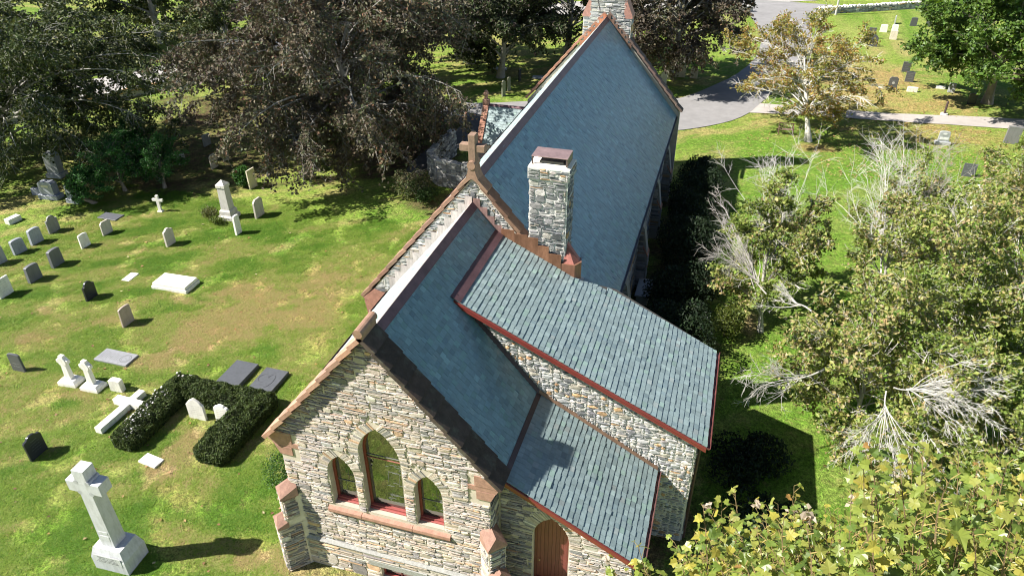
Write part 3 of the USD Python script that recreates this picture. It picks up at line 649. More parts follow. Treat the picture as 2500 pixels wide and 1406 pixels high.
# --- door
xc, ww, z0, zs, za = DOOR
dr = put(CH, 'door', *arch_ring(DOOR, .98, 1.10, .01, .09), 'painted_wood', (.13, .035, .028))
dp = Polygon(arch(*DOOR)[0]).buffer(-.092, join_style=2)
for k in range(8):
    a, b = xc - .54 + k * .135, xc - .54 + (k + 1) * .135 - .008
    q = dp.intersection(sbox(a, 0, b, 9))
    if q.is_empty: continue
    V, F = extrude(q, 0, .045, (0, 1.03, 0), X, Z, Y); put(dr, 'plank', V, F, 'painted_wood', np.array((.17, .048, .04)) * (1 + .08 * math.sin(k * 2.1)))
V, F = extrude(dp, 0, .02, (0, 1.08, 0), X, Z, Y); put(dr, 'backing', V, F, 'painted_wood', (.04, .015, .012))
t = trimesh.creation.icosphere(2, .035); put(dr, 'door_knob', np.array(t.vertices) + (5.25, .98, 2.0), np.array(t.faces), 'copper_sheet', (.5, .34, .15))
V, F = bx((5.05, .68, .8), (6.31, 1.1, .95), .02); put(CH, 'doorstep', V, F, 'rubble_stone', (.33, .31, .28))
for k in range(4):
    V, F = bx((4.75, .68 - .32 * (k + 1), 0), (6.6, .68 - .32 * k - .004, .78 - .19 * k), .015); put(CH, 'doorstep', V, F, 'rubble_stone', (.33, .31, .28))

# --- diagonal buttresses at the front corners
def buttress(corner, ang, seed):
    d = np.array([math.cos(ang), math.sin(ang), 0]); t = np.array([-d[1], d[0], 0]); C = np.array([corner[0], corner[1], 0.0]); hw_ = .31
    at = lambda u, v, z: C + d * u + t * v + Z * z
    m = MB()
    for L, za, zb in ((.88, -.3, 2.35), (.55, 2.3, 3.75)):
        m.add(hull([at(u, v, z) for u in (-.5, L) for v in (-hw_, hw_) for z in (za, zb)]), MORTAR)
    bt = m.build(CH, 'buttress', 'mortar')
    for k, (L, za, zb) in enumerate(((.88, 0, 2.3), (.55, 2.62, 3.7))):
        for v, q in ((hw_, 1), (-hw_, -1)):
            U = d if q < 0 else -d
            rubble(bt, at(0 if q < 0 else L, v, 0), U, t * q, sbox(.02, za, L - .02, zb), seed + k * 5 + q)
        rubble(bt, at(L, -hw_, 0), t, d, sbox(.01, za, 2 * hw_ - .01, zb), seed + 2 + k * 5)
    for L, top, z0_, z1_ in ((.93, .5, 2.33, 2.85), (.60, -.05, 3.72, 4.4)):
        w2 = hw_ + .05
        V, F = hull([at(L, -w2, z0_), at(L, w2, z0_), at(L, -w2, z0_ + .1), at(L, w2, z0_ + .1), at(L - .12, 0, z0_ + .42), at(top, -w2, z0_), at(top, w2, z0_), at(top, -w2 * .9, z1_ - .28), at(top, w2 * .9, z1_ - .28), at(top, 0, z1_)])
        put(bt, 'weathering', V, F, 'brownstone', (.25, .145, .11))
buttress((-3.72, .1), math.radians(225), 70); buttress((3.72, .1), math.radians(315), 80)
for y in (17, 23.5, 30, 36):
    V, F = hull([(x, yy, z) for yy in (y - .35, y + .35) for x, z in ((5.3, -.3), (6.0, -.3), (6.0, 2.2), (5.75, 2.8), (5.7, 4.0), (5.3, 4.7))]); bt = put(CH, 'buttress', V, F, 'mortar', (.22, .21, .19))  # mortar and stones darkened to paint the shade along this wall
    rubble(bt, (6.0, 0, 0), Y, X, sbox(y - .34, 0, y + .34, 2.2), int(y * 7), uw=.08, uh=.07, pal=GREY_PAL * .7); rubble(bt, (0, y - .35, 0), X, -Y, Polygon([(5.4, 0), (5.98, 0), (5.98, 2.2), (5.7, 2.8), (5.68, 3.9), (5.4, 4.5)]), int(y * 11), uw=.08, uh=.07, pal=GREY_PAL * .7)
    V, F = hull([(x, yy, z) for yy in (y - .4, y + .4) for x, z in ((6.04, 2.2), (6.04, 2.3), (5.7, 2.95), (5.7, 2.8))]); put(bt, 'weathering', V, F, 'brownstone', (.3, .15, .1))

# --- chimney
cx0, cx1, cy0, cy1 = 2.32, 3.84, LC + .06, LC + 1.12
V, F = hull([(x, y, z) for x in (cx0, cx1) for y in (cy0, cy1) for z in (7.0, 12.5)]); chm = put(CH, 'chimney', V, F, 'mortar', (.62, .60, .56))
ck = dict(gap=.012, pal=GREY_PAL * .72, p=[.22, .18, .2, .12, .14, .03, .06, .05], uw=.055, uh=.044, hw=((1, .6, (4, 11)), (2, .26, (4, 10)), (4, .08, (6, 11)), (6, .06, (7, 12))))
rubble(chm, (0, cy0, 0), X, -Y, Polygon([(cx0, 9.5), (2.75, 9.3), (3.7, 8.8), (cx1, 8.8), (cx1, 12.42), (cx0, 12.42)]), 90, **ck)
rubble(chm, (cx1, 0, 0), Y, X, sbox(cy0, 8.8, cy1, 12.42), 91, **ck)
rubble(chm, (cx0, 0, 0), Y, -X, sbox(cy0, 9.2, cy1, 12.42), 92, **ck)
V, F = bx((cx0 - .06, cy0 - .06, 12.5), (cx1 + .06, cy1 + .06, 12.98)); band = put(CH, 'chimney_band', V, F, 'mortar', (.62, .60, .56))
bk = dict(pal=GREY_PAL * .8, p=[.22, .1, .26, .05, .24, .05, .05, .03], uw=.06, uh=.055, hw=((1, .6, (4, 10)), (2, .4, (5, 11))))
rubble(band, (0, cy0 - .06, 0), X, -Y, sbox(cx0 - .06, 12.5, cx1 + .06, 12.95), 93, **bk); rubble(band, (cx1 + .06, 0, 0), Y, X, sbox(cy0 - .06, 12.5, cy1 + .06, 12.95), 94, **bk)
V, F = hull([(x, y, z) for x, y, z in ((cx0 - .05, cy0 - .05, 12.98), (cx1 + .05, cy0 - .05, 12.98), (cx1 + .05, cy1 + .05, 12.98), (cx0 - .05, cy1 + .05, 12.98), (cx0 + .14, cy0 + .14, 13.07), (cx1 - .14, cy0 + .14, 13.07), (cx1 - .14, cy1 - .14, 13.07), (cx0 + .14, cy1 - .14, 13.07))]); put(CH, 'chimney_crown', V, F, 'mortar', (.66, .62, .54))
V, F = bx((cx0 + .05, cy0 + .06, 13.36), (cx1 - .05, cy1 - .06, 13.395), .006); cap = put(CH, 'chimney_cap', V, F, 'copper_sheet', (.24, .165, .16))
for x in (cx0 + .09, cx1 - .09):
    for y in (cy0 + .1, cy1 - .1):
        V, F = bx((x - .03, y - .02, 13.02), (x + .03, y + .02, 13.36)); put(cap, 'leg', V, F, 'copper_sheet', (.14, .1, .095))
V, F = bx((cx1 - .075, cy0 + .1, 13.05), (cx1 - .06, cy1 - .1, 13.355)); put(cap, 'side_plate', V, F, 'copper_sheet', (.12, .09, .09))
V, F = bx((cx0 + .35, cy0 + .22, 13.07), (cx1 - .25, cy1 - .22, 13.16)); put(cap, 'flue', V, F, 'mortar', (.16, .15, .14))

# --- bell wall rising from the far gable
bw = Polygon([(-1.75, 9), (1.75, 9), (1.75, 12.2), (1.35, 13.1), (1.35, 17), (-1.35, 17), (-1.35, 13.1), (-1.75, 12.2)])
V, F = extrude(bw, 0, 1.1, (0, YN - .03, 0), X, Z, Y); bell = put(CH, 'bell_wall', V, F, 'mortar', (.62, .585, .52))
rubble(bell, (0, YN - .03, 0), X, -Y, bw.difference(Polygon([(-1.9, 9.5), (0, NR + .12), (1.9, 9.5)])).intersection(sbox(-1.3, 8, 1.35, 16.9)).union(sbox(-1.74, 10.5, 1.74, 12.1).difference(Polygon([(-1.95, 9.5), (0, NR + .12), (1.95, 9.5)]))), 95, uw=.09, uh=.062, hw=((1, .6, (4, 12)), (2, .3, (4, 9)), (4, .1, (5, 9))), pal=GREY_PAL, p=[.22, .2, .2, .12, .16, .02, .05, .03])
rubble(bell, (1.75, 0, 0), Y, X, sbox(YN, 9, YN + 1.05, 12.1), 96, uw=.09, uh=.07, pal=GREY_PAL)
for s in (-1, 1):
    V, F = hull([(s * x, y, z) for x, z in ((1.82, 12.15), (1.82, 12.3), (1.38, 13.3), (1.2, 13.3), (1.2, 12.15)) for y in (YN - .06, YN + 1.1)]); put(bell, 'weathering', V, F, 'brownstone', (.36, .19, .15))
    for z in (13.35, 14.2, 15.0):
        V, F = bx((min(s * 1.39, s * .95), YN - .05, z), (max(s * 1.39, s * .95), YN + .4, z + .55), .015); put(bell, 'quoin', V, F, 'brownstone', (.34, .18, .14))
V, F = tubes([[(.1, YN - .05, 12.4), (.1, YN - .06, 12.9)], [(.22, YN - .05, 12.35), (.22, YN - .06, 12.85)]], [[.015] * 2] * 2, 6); put(bell, 'conduit', V, F, 'iron', (.16, .13, .12))
V, F = tubes([[(-.55, YN - .06, 12.6), (-.75, YN - .06, 13.4), (-.82, YN - .06, 15)]], [[.03] * 3], 6); put(bell, 'cable', V, F, 'iron', (.07, .06, .06))

# --- porch on the nave's far side
PX, PY, PZ, PW, PE = -8.95, 37.6, 5.5, 1.95, 3.0
pp = Polygon([(PY - PW + .15, -.3), (PY + PW - .15, -.3), (PY + PW - .15, PE + .1), (PY, PZ - .2), (PY - PW + .15, PE + .1)])
V, F = extrude(pp, 0, 3.6, (PX, 0, 0), Y, Z, X); wp = put(CH, 'porch_wall', V, F, 'mortar', MORTAR)
rubble(wp, (0, PY - PW + .15, 0), X, -Y, sbox(PX, 0, -5.4, PE), 97, uw=.09, uh=.075)
sp = (PZ - PE) / PW; zp = lambda y: PZ - sp * abs(y - PY)
for s in (-1, 1):
    V, F = hull([(x, PY + s * v, zp(PY + s * v) - d) for x in (PX + .35, -4.6) for v in (0, PW) for d in (.004, .1)]); pr_ = put(CH, 'porch_roof', V, F, 'weathered_wood', (.06, .055, .05))
    slates(pr_, (PX + .35, PY + s * PW, PE), X, unit([0, -s, sp]), PX * -1 - .35 - 4.6, math.hypot(PW, PZ - PE) - .05, 98 + s)
    n = 6
    for k in range(n):
        a, b = PW * 1.06 * k / n, PW * 1.06 * (k + 1) / n - .01
        V, F = hull([(x, PY + s * v, zp(PY + s * v) + .14 + l - d) for v, l in ((a, .02), (b, .07)) for x in (PX - .06, PX + .4) for d in (0, .16)]); put(CH, 'coping_stone', V, F, 'brownstone', np.array((.26, .13, .09)) * (1.1 - .04 * k))
V, F = hull([(x, PY + v, PZ + .05 + d) for x in (PX + .4, -5) for v, d in ((-.16, -.12), (0, .03), (.16, -.12))]); put(CH, 'ridge_flashing', V, F, 'copper_sheet', COP)
m = MB(); m.add(bx((PX - .08, PY - .2, PZ + .02), (PX + .42, PY + .2, PZ + .42), .03), (.24, .14, .1)); m.add(bx((PX + .05, PY - .11, PZ + .4), (PX + .29, PY + .11, PZ + 1.1), .04), (.24, .14, .1)); m.add(bx((PX + .0, PY - .2, PZ + .75), (PX + .34, PY + .2, PZ + .95), .05), (.24, .14, .1)); m.build(CH, 'finial', 'brownstone')

# --- the slates and stones that show largest are parts, the rest one part each
for kind in ('slate', 'stone'):
    sc, ref = [], []
    for gi, (parent, V, F, T, n, mat) in enumerate(POOL[kind]):
        c = V.mean(1); d = c - EYE; dist = np.linalg.norm(d, axis=1); zc = d @ FWD
        u, v = FOCAL_PX * (d @ RIGHT) / zc, FOCAL_PX * (d @ UP) / zc
        vis = (np.abs(u) < 1245) & (np.abs(v) < 695) & ((-d @ n) > 0)
        ext = np.linalg.norm(np.ptp(V, axis=1), axis=1)
        area = (np.linalg.norm(V[:, 1] - V[:, 0], axis=1) if kind == 'slate' else ext) * (.2 if kind == 'slate' else 1)
        if kind == 'stone':
            e = np.ptp(V, axis=1); area = np.hypot(e[:, 0], e[:, 1]) * e[:, 2]
        s = np.where(vis, area * (-d @ n) / dist ** 3, -1)
        sc.append(s); ref += [(gi, k) for k in range(len(V))]
    sc = np.concatenate(sc); pick = set(np.argsort(-sc)[:300].tolist())
    rest = {}
    for q, (gi, k) in enumerate(ref):
        parent, V, F, T, n, mat = POOL[kind][gi]
        if q in pick: put(parent, kind, V[k], F, mat, T[k])
        else: rest.setdefault(gi, []).append(k)
    VV, FF, TT, off = [], [], [], 0
    for gi, ks in rest.items():
        parent, V, F, T, n, mat = POOL[kind][gi]; ks = np.array(ks); nv = V.shape[1]
        VV.append(V[ks].reshape(-1, 3)); FF.append((F[None] + (np.arange(len(ks)) * nv)[:, None, None]).reshape(-1, 3) + off); TT.append(np.repeat(T[ks], nv, 0)); off += len(ks) * nv
    put(CH, 'slate_covering' if kind == 'slate' else 'rubble_facing', np.vstack(VV), np.vstack(FF), POOL[kind][0][5], np.vstack(TT), kind='stuff')

# ------------------------------------------------------------------ churchyard monuments
WHITE, CREAM, GREY, BLUE, BLACK, PINK, DARK, TAN = (.70, .68, .63), (.52, .47, .37), (.30, .31, .32), (.27, .29, .33), (.026, .027, .03), (.36, .29, .25), (.085, .088, .095), (.45, .41, .36)
def profile(style, w, h):
    a = np.linspace(0, math.pi, 13)[1:-1]
    if style == 'segment': top = [(w / 2 * math.cos(t * .9 + math.pi * .05), h + .13 * w * (math.sin(t) ** .8)) for t in a]
    elif style == 'clip': top = [(w * .5, h - .0), (w * .30, h + .2 * w), (-w * .30, h + .2 * w), (-w * .5, h)]
    elif style == 'shoulder': top = [(w * .5, h - .02), (w * .36, h - .02), *[(w * .32 * math.cos(t), h + .04 + .24 * w * math.sin(t)) for t in a], (-w * .36, h - .02), (-w * .5, h - .02)]
    elif style == 'ogee': top = [(w * .5, h - .06), (w * .44, h + .01), (w * .30, h + .03), *[(w * .26 * math.cos(t), h + .05 + .13 * w * math.sin(t)) for t in a], (-w * .30, h + .03), (-w * .44, h + .01), (-w * .5, h - .06)]
    elif style == 'gothic': top = [(w * .5, h - .1), (w * .3, h + .13 * w), (0, h + .32 * w), (-w * .3, h + .13 * w), (-w * .5, h - .1)]
    else: top = [(w * .5, h), (-w * .5, h)]
    return [(-w / 2, -.06), (w / 2, -.06), *top]
def slab_mesh(prof, t, b=.012):
    """Upright slab: profile in x-z, thickness t in y with worn edges."""
    p = np.array(prof); m = p.mean(0); n = len(p)
    d = m - p; d /= np.linalg.norm(d, axis=1, keepdims=True); q = p + d * b * 1.3
    V = np.vstack([np.c_[q[:, 0], np.full(n, -t / 2), q[:, 1]], np.c_[p[:, 0], np.full(n, -t / 2 + b), p[:, 1]], np.c_[p[:, 0], np.full(n, t / 2 - b), p[:, 1]], np.c_[q[:, 0], np.full(n, t / 2), q[:, 1]], [[m[0], -t / 2, m[1]], [m[0], t / 2, m[1]]]])
    j = np.arange(n); j2 = (j + 1) % n; F = []
    for k in range(3): F += [np.c_[k * n + j, k * n + j2, (k + 1) * n + j2], np.c_[k * n + j, (k + 1) * n + j2, (k + 1) * n + j]]
    F += [np.c_[np.full(n, 4 * n), j2, j], np.c_[np.full(n, 4 * n + 1), 3 * n + j, 3 * n + j2]]
    return V, np.vstack(F)
def lettering(parent, w, z0, z1, y, seed, tint, lines_=7, size=.022):
    """Worn, illegible lines of cut letters."""
    r = np.random.default_rng(seed); V, F = [], []
    for z in np.linspace(z1, z0, lines_):
        L = w * r.uniform(.35, .8); x = -L / 2
        while x < L / 2:
            l = r.uniform(.012, .035)
            V.append([(x, y, z), (x + l, y, z), (x + l * .8, y, z + size), (x, y, z + size)]); x += l + r.choice([.012, .012, .04])
    V = np.array(V).reshape(-1, 3); n = len(V) // 4
    put(parent, 'inscription', V, np.arange(4 * n).reshape(-1, 4), 'grave_granite', tint, kind='stuff')
def headstone(label, x, y, w, h, rot, style, col, t=.11, mat=None, ins=0, base=None, lean=0, group=None):
    p = thing('headstone', label, 'headstone', (x, y, 0), rot, group)
    mat = mat or ('polished_granite' if col in (BLACK, DARK) else 'grave_granite' if col in (GREY, BLUE) else 'grave_marble')
    r = np.random.default_rng(int(abs(x * 97 + y * 31)))
    V, F = slab_mesh(profile(style, w, h), t)
    V[:, 2] += 0; V[:, 1] += V[:, 2] * (lean + r.normal(0, .012)); V[:, 0] += V[:, 2] * r.normal(0, .01)
    V[:, 1] += t / 2
    put(p, 'slab', V, F, mat, np.array(col) * r.uniform(.92, 1.08), smooth=25)
    if base:
        V, F = bx((-base[0] / 2, -base[1] / 2 + t / 2, -.06), (base[0] / 2, base[1] / 2 + t / 2, base[2]), .02); put(p, 'base', V, F, mat, np.array(col) * 1.05)
    if not ins and h > .7: ins = 5
    if ins: lettering(p, w, h * .3, h * .85, -.004, int(abs(x * 7)), np.array(col) * (.55 if sum(col) > .3 else 3.5), ins)
    return p
H = headstone
H('pale grey arched headstone cut off by the left picture edge, in the second row', -34.4, 14.4, 1.0, 1.05, 86, 'segment', GREY, .16)
H('blue grey headstone with rough sides, nearest of the pair at the left edge', -34.3, 15.95, .88, .88, 82, 'segment', BLUE, .24, ins=8)
H('blue grey headstone with rough sides, farther of the pair at the left edge', -34.3, 17.35, .9, .98, 86, 'segment', BLUE, .24, ins=8)
H('weathered grey round shouldered headstone in tree shade beyond the blue grey pair', -34.5, 19.0, .88, .95, 86, 'shoulder', (.24, .24, .225), .13)
H('white arched headstone half in shade between the blue grey pair and the tan stones', -30.75, 17.85, .75, .85, 87, 'segment', WHITE, .12, ins=5)
H('tan headstone with clipped corners half in shade near the dark flat ledger', -30.7, 19.8, .82, .80, 84, 'clip', TAN, .12)
H('tan headstone with small crest, alone in the sunlit middle of the lawn', -25.4, 19.7, .83, 1.08, 89, 'ogee', TAN, .15, ins=5)
H('narrow white arched headstone in front of the obelisk', -21.9, 22.35, .58, 1.32, 88, 'segment', WHITE, .16)
H('tall tan headstone with clipped corners right of the obelisk', -22.0, 25.1, 1.0, 1.2, 89, 'clip', TAN, .15)
H('cream flat topped headstone with a leafy bush growing against its left side', -25.3, 29.3, .88, 1.5, 86, 'flat', CREAM, .12)
H('dark faced arched headstone with pale rough edge, farther of two in the third row', -30.6, 15.35, .93, 1.05, 92, 'segment', (.12, .125, .135), .24, mat='grave_granite', ins=7)
H('dark faced arched headstone with pale rough edge, nearer of two in the third row', -30.5, 13.45, .92, .97, 88, 'segment', (.13, .135, .145), .24, mat='grave_granite', ins=7)
H('white flat headstone cut off by the left edge above the lone black stone', -30.8, 11.55, .95, 1.16, 91, 'flat', WHITE, .13)
H('black headstone with round shoulders beside the small white flat marker', -25.6, 12.75, .84, .92, 91, 'shoulder', BLACK, .14)
H('pinkish grey arched headstone standing before the big white slab', -21.6, 11.15, .85, 1.06, 88, 'segment', PINK, .12, ins=9)
H('charcoal headstone facing the road side at the left edge near the twin crosses', -24.1, 5.95, .77, 1.0, 2, 'segment', DARK, .12, ins=4)
H('black headstone with shouldered top at the lower left', -18.2, 1.45, .9, 1.05, 90, 'ogee', BLACK, .12)
H('small white round topped headstone right of the twin white crosses', -18.05, 6.05, .67, .60, 4, 'segment', WHITE, .3)
H('taller white headstone inside the clipped U shaped hedge', -12.85, 5.5, .90, .92, 2, 'gothic', WHITE, .14)
H('smaller white headstone inside the U shaped hedge, beside its right arm', -11.5, 5.6, .76, .90, 1, 'ogee', WHITE, .14)
H('pale headstone deep in shade under the tip of the copper beech', -34.3, 35.95, .84, .95, 85, 'flat', GREY, .14)
H('cream headstone with clipped corners at the shaded foot of the copper beech', -30.6, 31.8, .8, 1.0, 88, 'clip', CREAM, .12)
H('cream headstone just behind the clipped cornered one under the copper beech', -30.65, 33.45, .69, .99, 86, 'flat', CREAM, .12)
H('grey headstone half hidden behind the dark evergreen clump', -33.7, 31.7, .68, .85, 72, 'flat', GREY, .12)
H('near black headstone in deep shade below the copper beech branches', -25.3, 31.75, .8, 1.15, 84, 'segment', DARK, .14)
H('dark headstone hidden by leaves behind the near black one', -25.3, 33.65, .82, 1.0, 86, 'segment', DARK, .14)
H('dark green grey shouldered headstone nearest the leaning shrub in shade', -22.15, 32.0, .93, .98, 86, 'shoulder', (.09, .10, .095), .12, mat='grave_granite')
H('dark green grey headstone behind the shouldered one in shade', -22.25, 33.8, .95, 1.05, 86, 'segment', (.09, .10, .095), .12, mat='grave_granite')
# east lawn
H('leftmost dark slate headstone of the far group near the dry stone wall', 25.8, 92.0, .94, 1.35, -1, 'flat', DARK, .12, ins=4)
H('dark slate headstone with pointed top below the leftmost far dark stone', 25.65, 87.8, .93, 1.15, 2, 'gothic', DARK, .12, ins=4)
H('white headstone between the far dark slate stones and the cream one', 27.8, 96.2, .9, .85, 0, 'segment', WHITE, .14)
H('cream flat topped headstone in front of a white one in the far group', 28.5, 92.3, .86, 1.08, -3, 'flat', (.6, .54, .44), .14)
H('white headstone directly behind the cream one in the far group', 29.1, 95.9, .8, .98, -2, 'segment', WHITE, .14)
H('grey headstone seen edge on below the dry stone wall', 30.0, 101.9, .8, .95, 82, 'segment', GREY, .14)
H('dark arched headstone far off to the right below the dry stone wall', 32.15, 101.0, .86, .98, 0, 'segment', DARK, .14)
H('dark arched headstone partly behind the right hand maple', 34.1, 101.2, .75, .98, 2, 'segment', DARK, .14)
H('farthest of three dark slate headstones on the dry grass above the footpath', 27.95, 77.0, .85, 1.1, 3, 'flat', DARK, .12, ins=4)
H('middle of three dark slate headstones on the dry grass above the footpath', 27.75, 73.0, .86, 1.05, 1, 'flat', DARK, .12, ins=4)
b_ = H('dark headstone with a round pale emblem, nearest of three above the footpath', 25.6, 69.5, .89, 1.15, 0, 'clip', DARK, .12, ins=3)
V, F = ring(.14, .006, 20); put(b_, 'emblem', np.c_[V[:, 0], -V[:, 2] - .003, V[:, 1] + .72], F, 'grave_marble', (.35, .35, .34))
H('low white block headstone beside the emblem stone', 27.55, 69.3, .98, .45, -1, 'flat', WHITE, .3)
b_ = H('grey and white headstone on a rough base near the footpath', 27.85, 54.1, .92, 1.02, 1, 'segment', (.33, .34, .35), .18, base=(1.25, .45, .22))
V, F = bx((-.36, -.012, .40), (.36, -.002, .62)); put(b_, 'inscription_panel', V, F, 'grave_marble', (.66, .66, .66))
V, F = ring(.13, .008, 18); put(b_, 'emblem', np.c_[V[:, 0] * 1.4, -V[:, 2] - .003, V[:, 1] * .7 + .92], F, 'grave_marble', (.62, .62, .63))
H('plain dark slate headstone tilted back among the twiggy trees', 28.5, 47.1, .95, 1.0, -3, 'flat', DARK, .12, lean=.08)
H('mossy greenish headstone seen edge on left of the porch, nearer of two', -13.15, 56.3, .6, 1.42, 74, 'shoulder', (.22, .23, .17), .13)
H('mossy greenish headstone seen edge on left of the porch, farther of two', -13.15, 58.2, .55, 1.32, 74, 'segment', (.22, .23, .17), .13)
H('narrow black headstone seen edge on beyond the two mossy ones', -13.0, 61.8, .5, 1.2, 79, 'segment', BLACK, .12)
H('white pointed headstone in light just right of the far gable coping', 2.2, 64.95, .7, 1.05, -1, 'gothic', (.55, .56, .55), .13)
H('shaded grey headstone behind the white pointed one by the far gable', 2.2, 68.0, .55, 1.0, 3, 'segment', GREY, .13)
H('broad cream headstone in the shade of the tree right of the bell wall', 3.7, 68.0, 1.1, 1.25, 4, 'ogee', CREAM, .14, ins=3)
H('cream headstone with clipped corners, right of the broad cream one in shade', 5.2, 67.95, .8, 1.0, 3, 'clip', CREAM, .14, ins=3)
H('tall dark grey rough headstone at the right picture edge by the footpath', 33.6, 55.9, 1.1, 1.5, -4, 'flat', (.15, .15, .15), .3, mat='grave_granite')
H('grey headstone leaning under the edge of the right hand maple', 31.4, 70.2, .7, .85, -8, 'segment', GREY, .2, lean=.1)
H('small white marker fallen left of the leaning grey stone under the maple', 30.6, 71.3, .9, .22, -6, 'flat', WHITE, .35)
H('black headstone in deep maple shade above the brown post', 32.6, 66.6, .8, 1.0, 2, 'segment', BLACK, .14)

def ledger(label, cx, cy, lx, ly, h, col, rot=0, mat=None, two=False, ins=False, emblem=False, lift=0):
    p = thing('ledger_stone', label, 'grave slab', (cx, cy, 0), rot)
    mat = mat or ('grave_marble' if sum(col) > 1.2 else 'grave_granite')
    if two:
        V, F = bx((-lx / 2, -ly / 2, -.05), (lx / 2, ly / 2, h * .45), .015); put(p, 'plinth', V, F, mat, np.array(col) * .97)
        V, F = bx((-lx / 2 + .07, -ly / 2 + .07, h * .45), (lx / 2 - .07, ly / 2 - .07, h), .02); put(p, 'slab', V, F, mat, col)
    else:
        V, F = bx((-lx / 2, -ly / 2, -.05), (lx / 2, ly / 2, h), .012); put(p, 'slab', V, F, mat, col)
    if ins:
        r = np.random.default_rng(5); V = []
        for x in np.linspace(-lx * .42, lx * .08, 9):
            L = ly * r.uniform(.4, .75); V.append([(x, -L / 2, h + .004), (x + .03, -L / 2, h + .004), (x + .03, L / 2, h + .004), (x, L / 2, h + .004)])
        put(p, 'inscription', np.array(V).reshape(-1, 3), np.arange(36).reshape(-1, 4), mat, np.array(col) * .7, kind='stuff')
    if emblem:
        for r0, r1 in ((.27, .31), (.20, .215)):
            a = np.linspace(0, 2 * math.pi, 33)[:-1]; n = 32
            V = np.vstack([np.c_[r0 * np.cos(a), r0 * np.sin(a), np.full(n, h + .005)], np.c_[r1 * np.cos(a), r1 * np.sin(a), np.full(n, h + .005)]]) + (emblem, 0, 0)
            j = np.arange(n); j2 = (j + 1) % n; put(p, 'emblem_ring', V, np.c_[j, n + j, n + j2, j2], mat, np.array(col) * .55)
    return p
ledger('large white two tier grave slab on the sunny lawn', -21.75, 15.4, 2.45, 1.4, .36, WHITE, 2, two=True)
ledger('small white flat marker lying flush in the lawn by the black headstone', -25.15, 15.4, .55, .95, .03, WHITE, 3)
ledger('left charcoal grave slab behind the hedge', -12.9, 8.75, 1.3, 2.1, .2, (.075, .08, .09), 0)
p = ledger('right charcoal grave slab behind the hedge with a carved figure', -11.05, 8.75, 1.3, 1.9, .2, (.08, .085, .095), 0)
r = np.random.default_rng(3)
V, F = tubes([[(-.3 + .25 * math.cos(t), .1 + .3 * math.sin(t), .203) for t in np.linspace(.3, 5.2, 20)], [(.1 + .2 * math.cos(t), .0 + .5 * math.sin(t), .203) for t in np.linspace(-2, 2.6, 20)]], [[.012] * 20] * 2, 5); put(p, 'carving', V, F, 'grave_granite', (.05, .052, .06))
ledger('grey flat grave slab with a round seal near the twin crosses', -20.0, 8.3, 2.05, .98, .1, (.235, .24, .255), 0, ins=True, emblem=.62)
ledger('dark flat grave slab in tree shade by the tan clipped headstone', -32.4, 21.95, 1.6, .9, .06, (.09, .095, .11), 0)
ledger('white flat stone half under the front of the hedge', -13.1, 2.55, 1.0, .55, .07, WHITE, -8)
ledger('small white block beside the fallen cross', -15.35, 5.55, .55, .55, .24, WHITE, 8)
ledger('low white slanted marker at the left edge beyond the blue grey pair', -38.6, 19.4, .95, .5, .34, (.55, .55, .53), 83)
ledger('first pale flat slab on the lawn behind the porch', -16.5, 65.5, 1.6, .9, .08, GREY, 5)
ledger('second pale flat slab on the lawn behind the porch, nearer the nave', -11.2, 63.5, 1.7, .9, .08, GREY, 5)
p = thing('stone_block', 'grey stone block standing against the nave wall near the side wing', 'stone block', (6.1, 22.2, 0))
V, F = bx((-.35, -.9, -.05), (.35, .9, .55), .03); put(p, 'block', V, F, 'grave_granite', (.3, .31, .33)); V, F = bx((-.42, -1.0, .55), (.42, 1.0, .66), .02); put(p, 'lid', V, F, 'grave_granite', (.36, .37, .39))

# crosses
def cross(label, x, y, rot, base, shaft, arm, col, mat='grave_marble', disc=0):
    """base: list of (half x, half y, z0, z1, top scale); shaft (w0, w1, d, z0, z1); arm (half length, z, height, depth)."""
    p = thing('stone_cross', label, 'cross', (x, y, 0), rot)
    for k, (hx, hy_, z0, z1, s) in enumerate(base):
        V, F = hull([(sx * hx, sy * hy_, z0) for sx in (-1, 1) for sy in (-1, 1)] + [(sx * hx, sy * hy_, z0 + (z1 - z0) * .62) for sx in (-1, 1) for sy in (-1, 1)] + [(sx * hx * s, sy * hy_ * s, z1) for sx in (-1, 1) for sy in (-1, 1)]); put(p, 'base', V, F, mat, col)
    w0, w1, d0, d1, z0, z1 = shaft
    V, F = hull([(sx * w0 / 2, sy * d0 / 2, z0) for sx in (-1, 1) for sy in (-1, 1)] + [(sx * w1 / 2, sy * d1 / 2, z1) for sx in (-1, 1) for sy in (-1, 1)]); put(p, 'shaft', V, F, mat, col)
    hl, za, ah, ad = arm
    V, F = bx((-hl, -ad / 2, za - ah / 2), (hl, ad / 2, za + ah / 2), .012); put(p, 'arm', V, F, mat, col)
    if disc:
        V, F = ring(disc, ad + .05, 24, -(ad + .05) / 2); put(p, 'disc', np.c_[V[:, 0], V[:, 2], V[:, 1] + za], F, mat, col)
    return p
p = cross('tall pale grey stone cross on a big inscribed base at the lower left', -10.62, -2.12, 2, [(.74, .56, -.1, 1.12, .80)], (.58, .48, .60, .50, 1.0, 5.05), (.70, 4.22, .52, .52), (.46, .47, .49), 'grave_granite')
for sx in (-1, 1):
    for sz in (-1, 1):
        V, F = ring(.10, .53, 16, -.265); put(p, 'notch_boss', np.c_[V[:, 0] + sx * .24, V[:, 2], V[:, 1] + 4.22 + sz * .26], F, 'grave_granite', (.36, .37, .39))
V, F = bx((-.60, -.572, .42), (.60, -.562, .86)); put(p, 'inscription_panel', V, F, 'grave_granite', (.5, .51, .52))
V = []; r = np.random.default_rng(8)
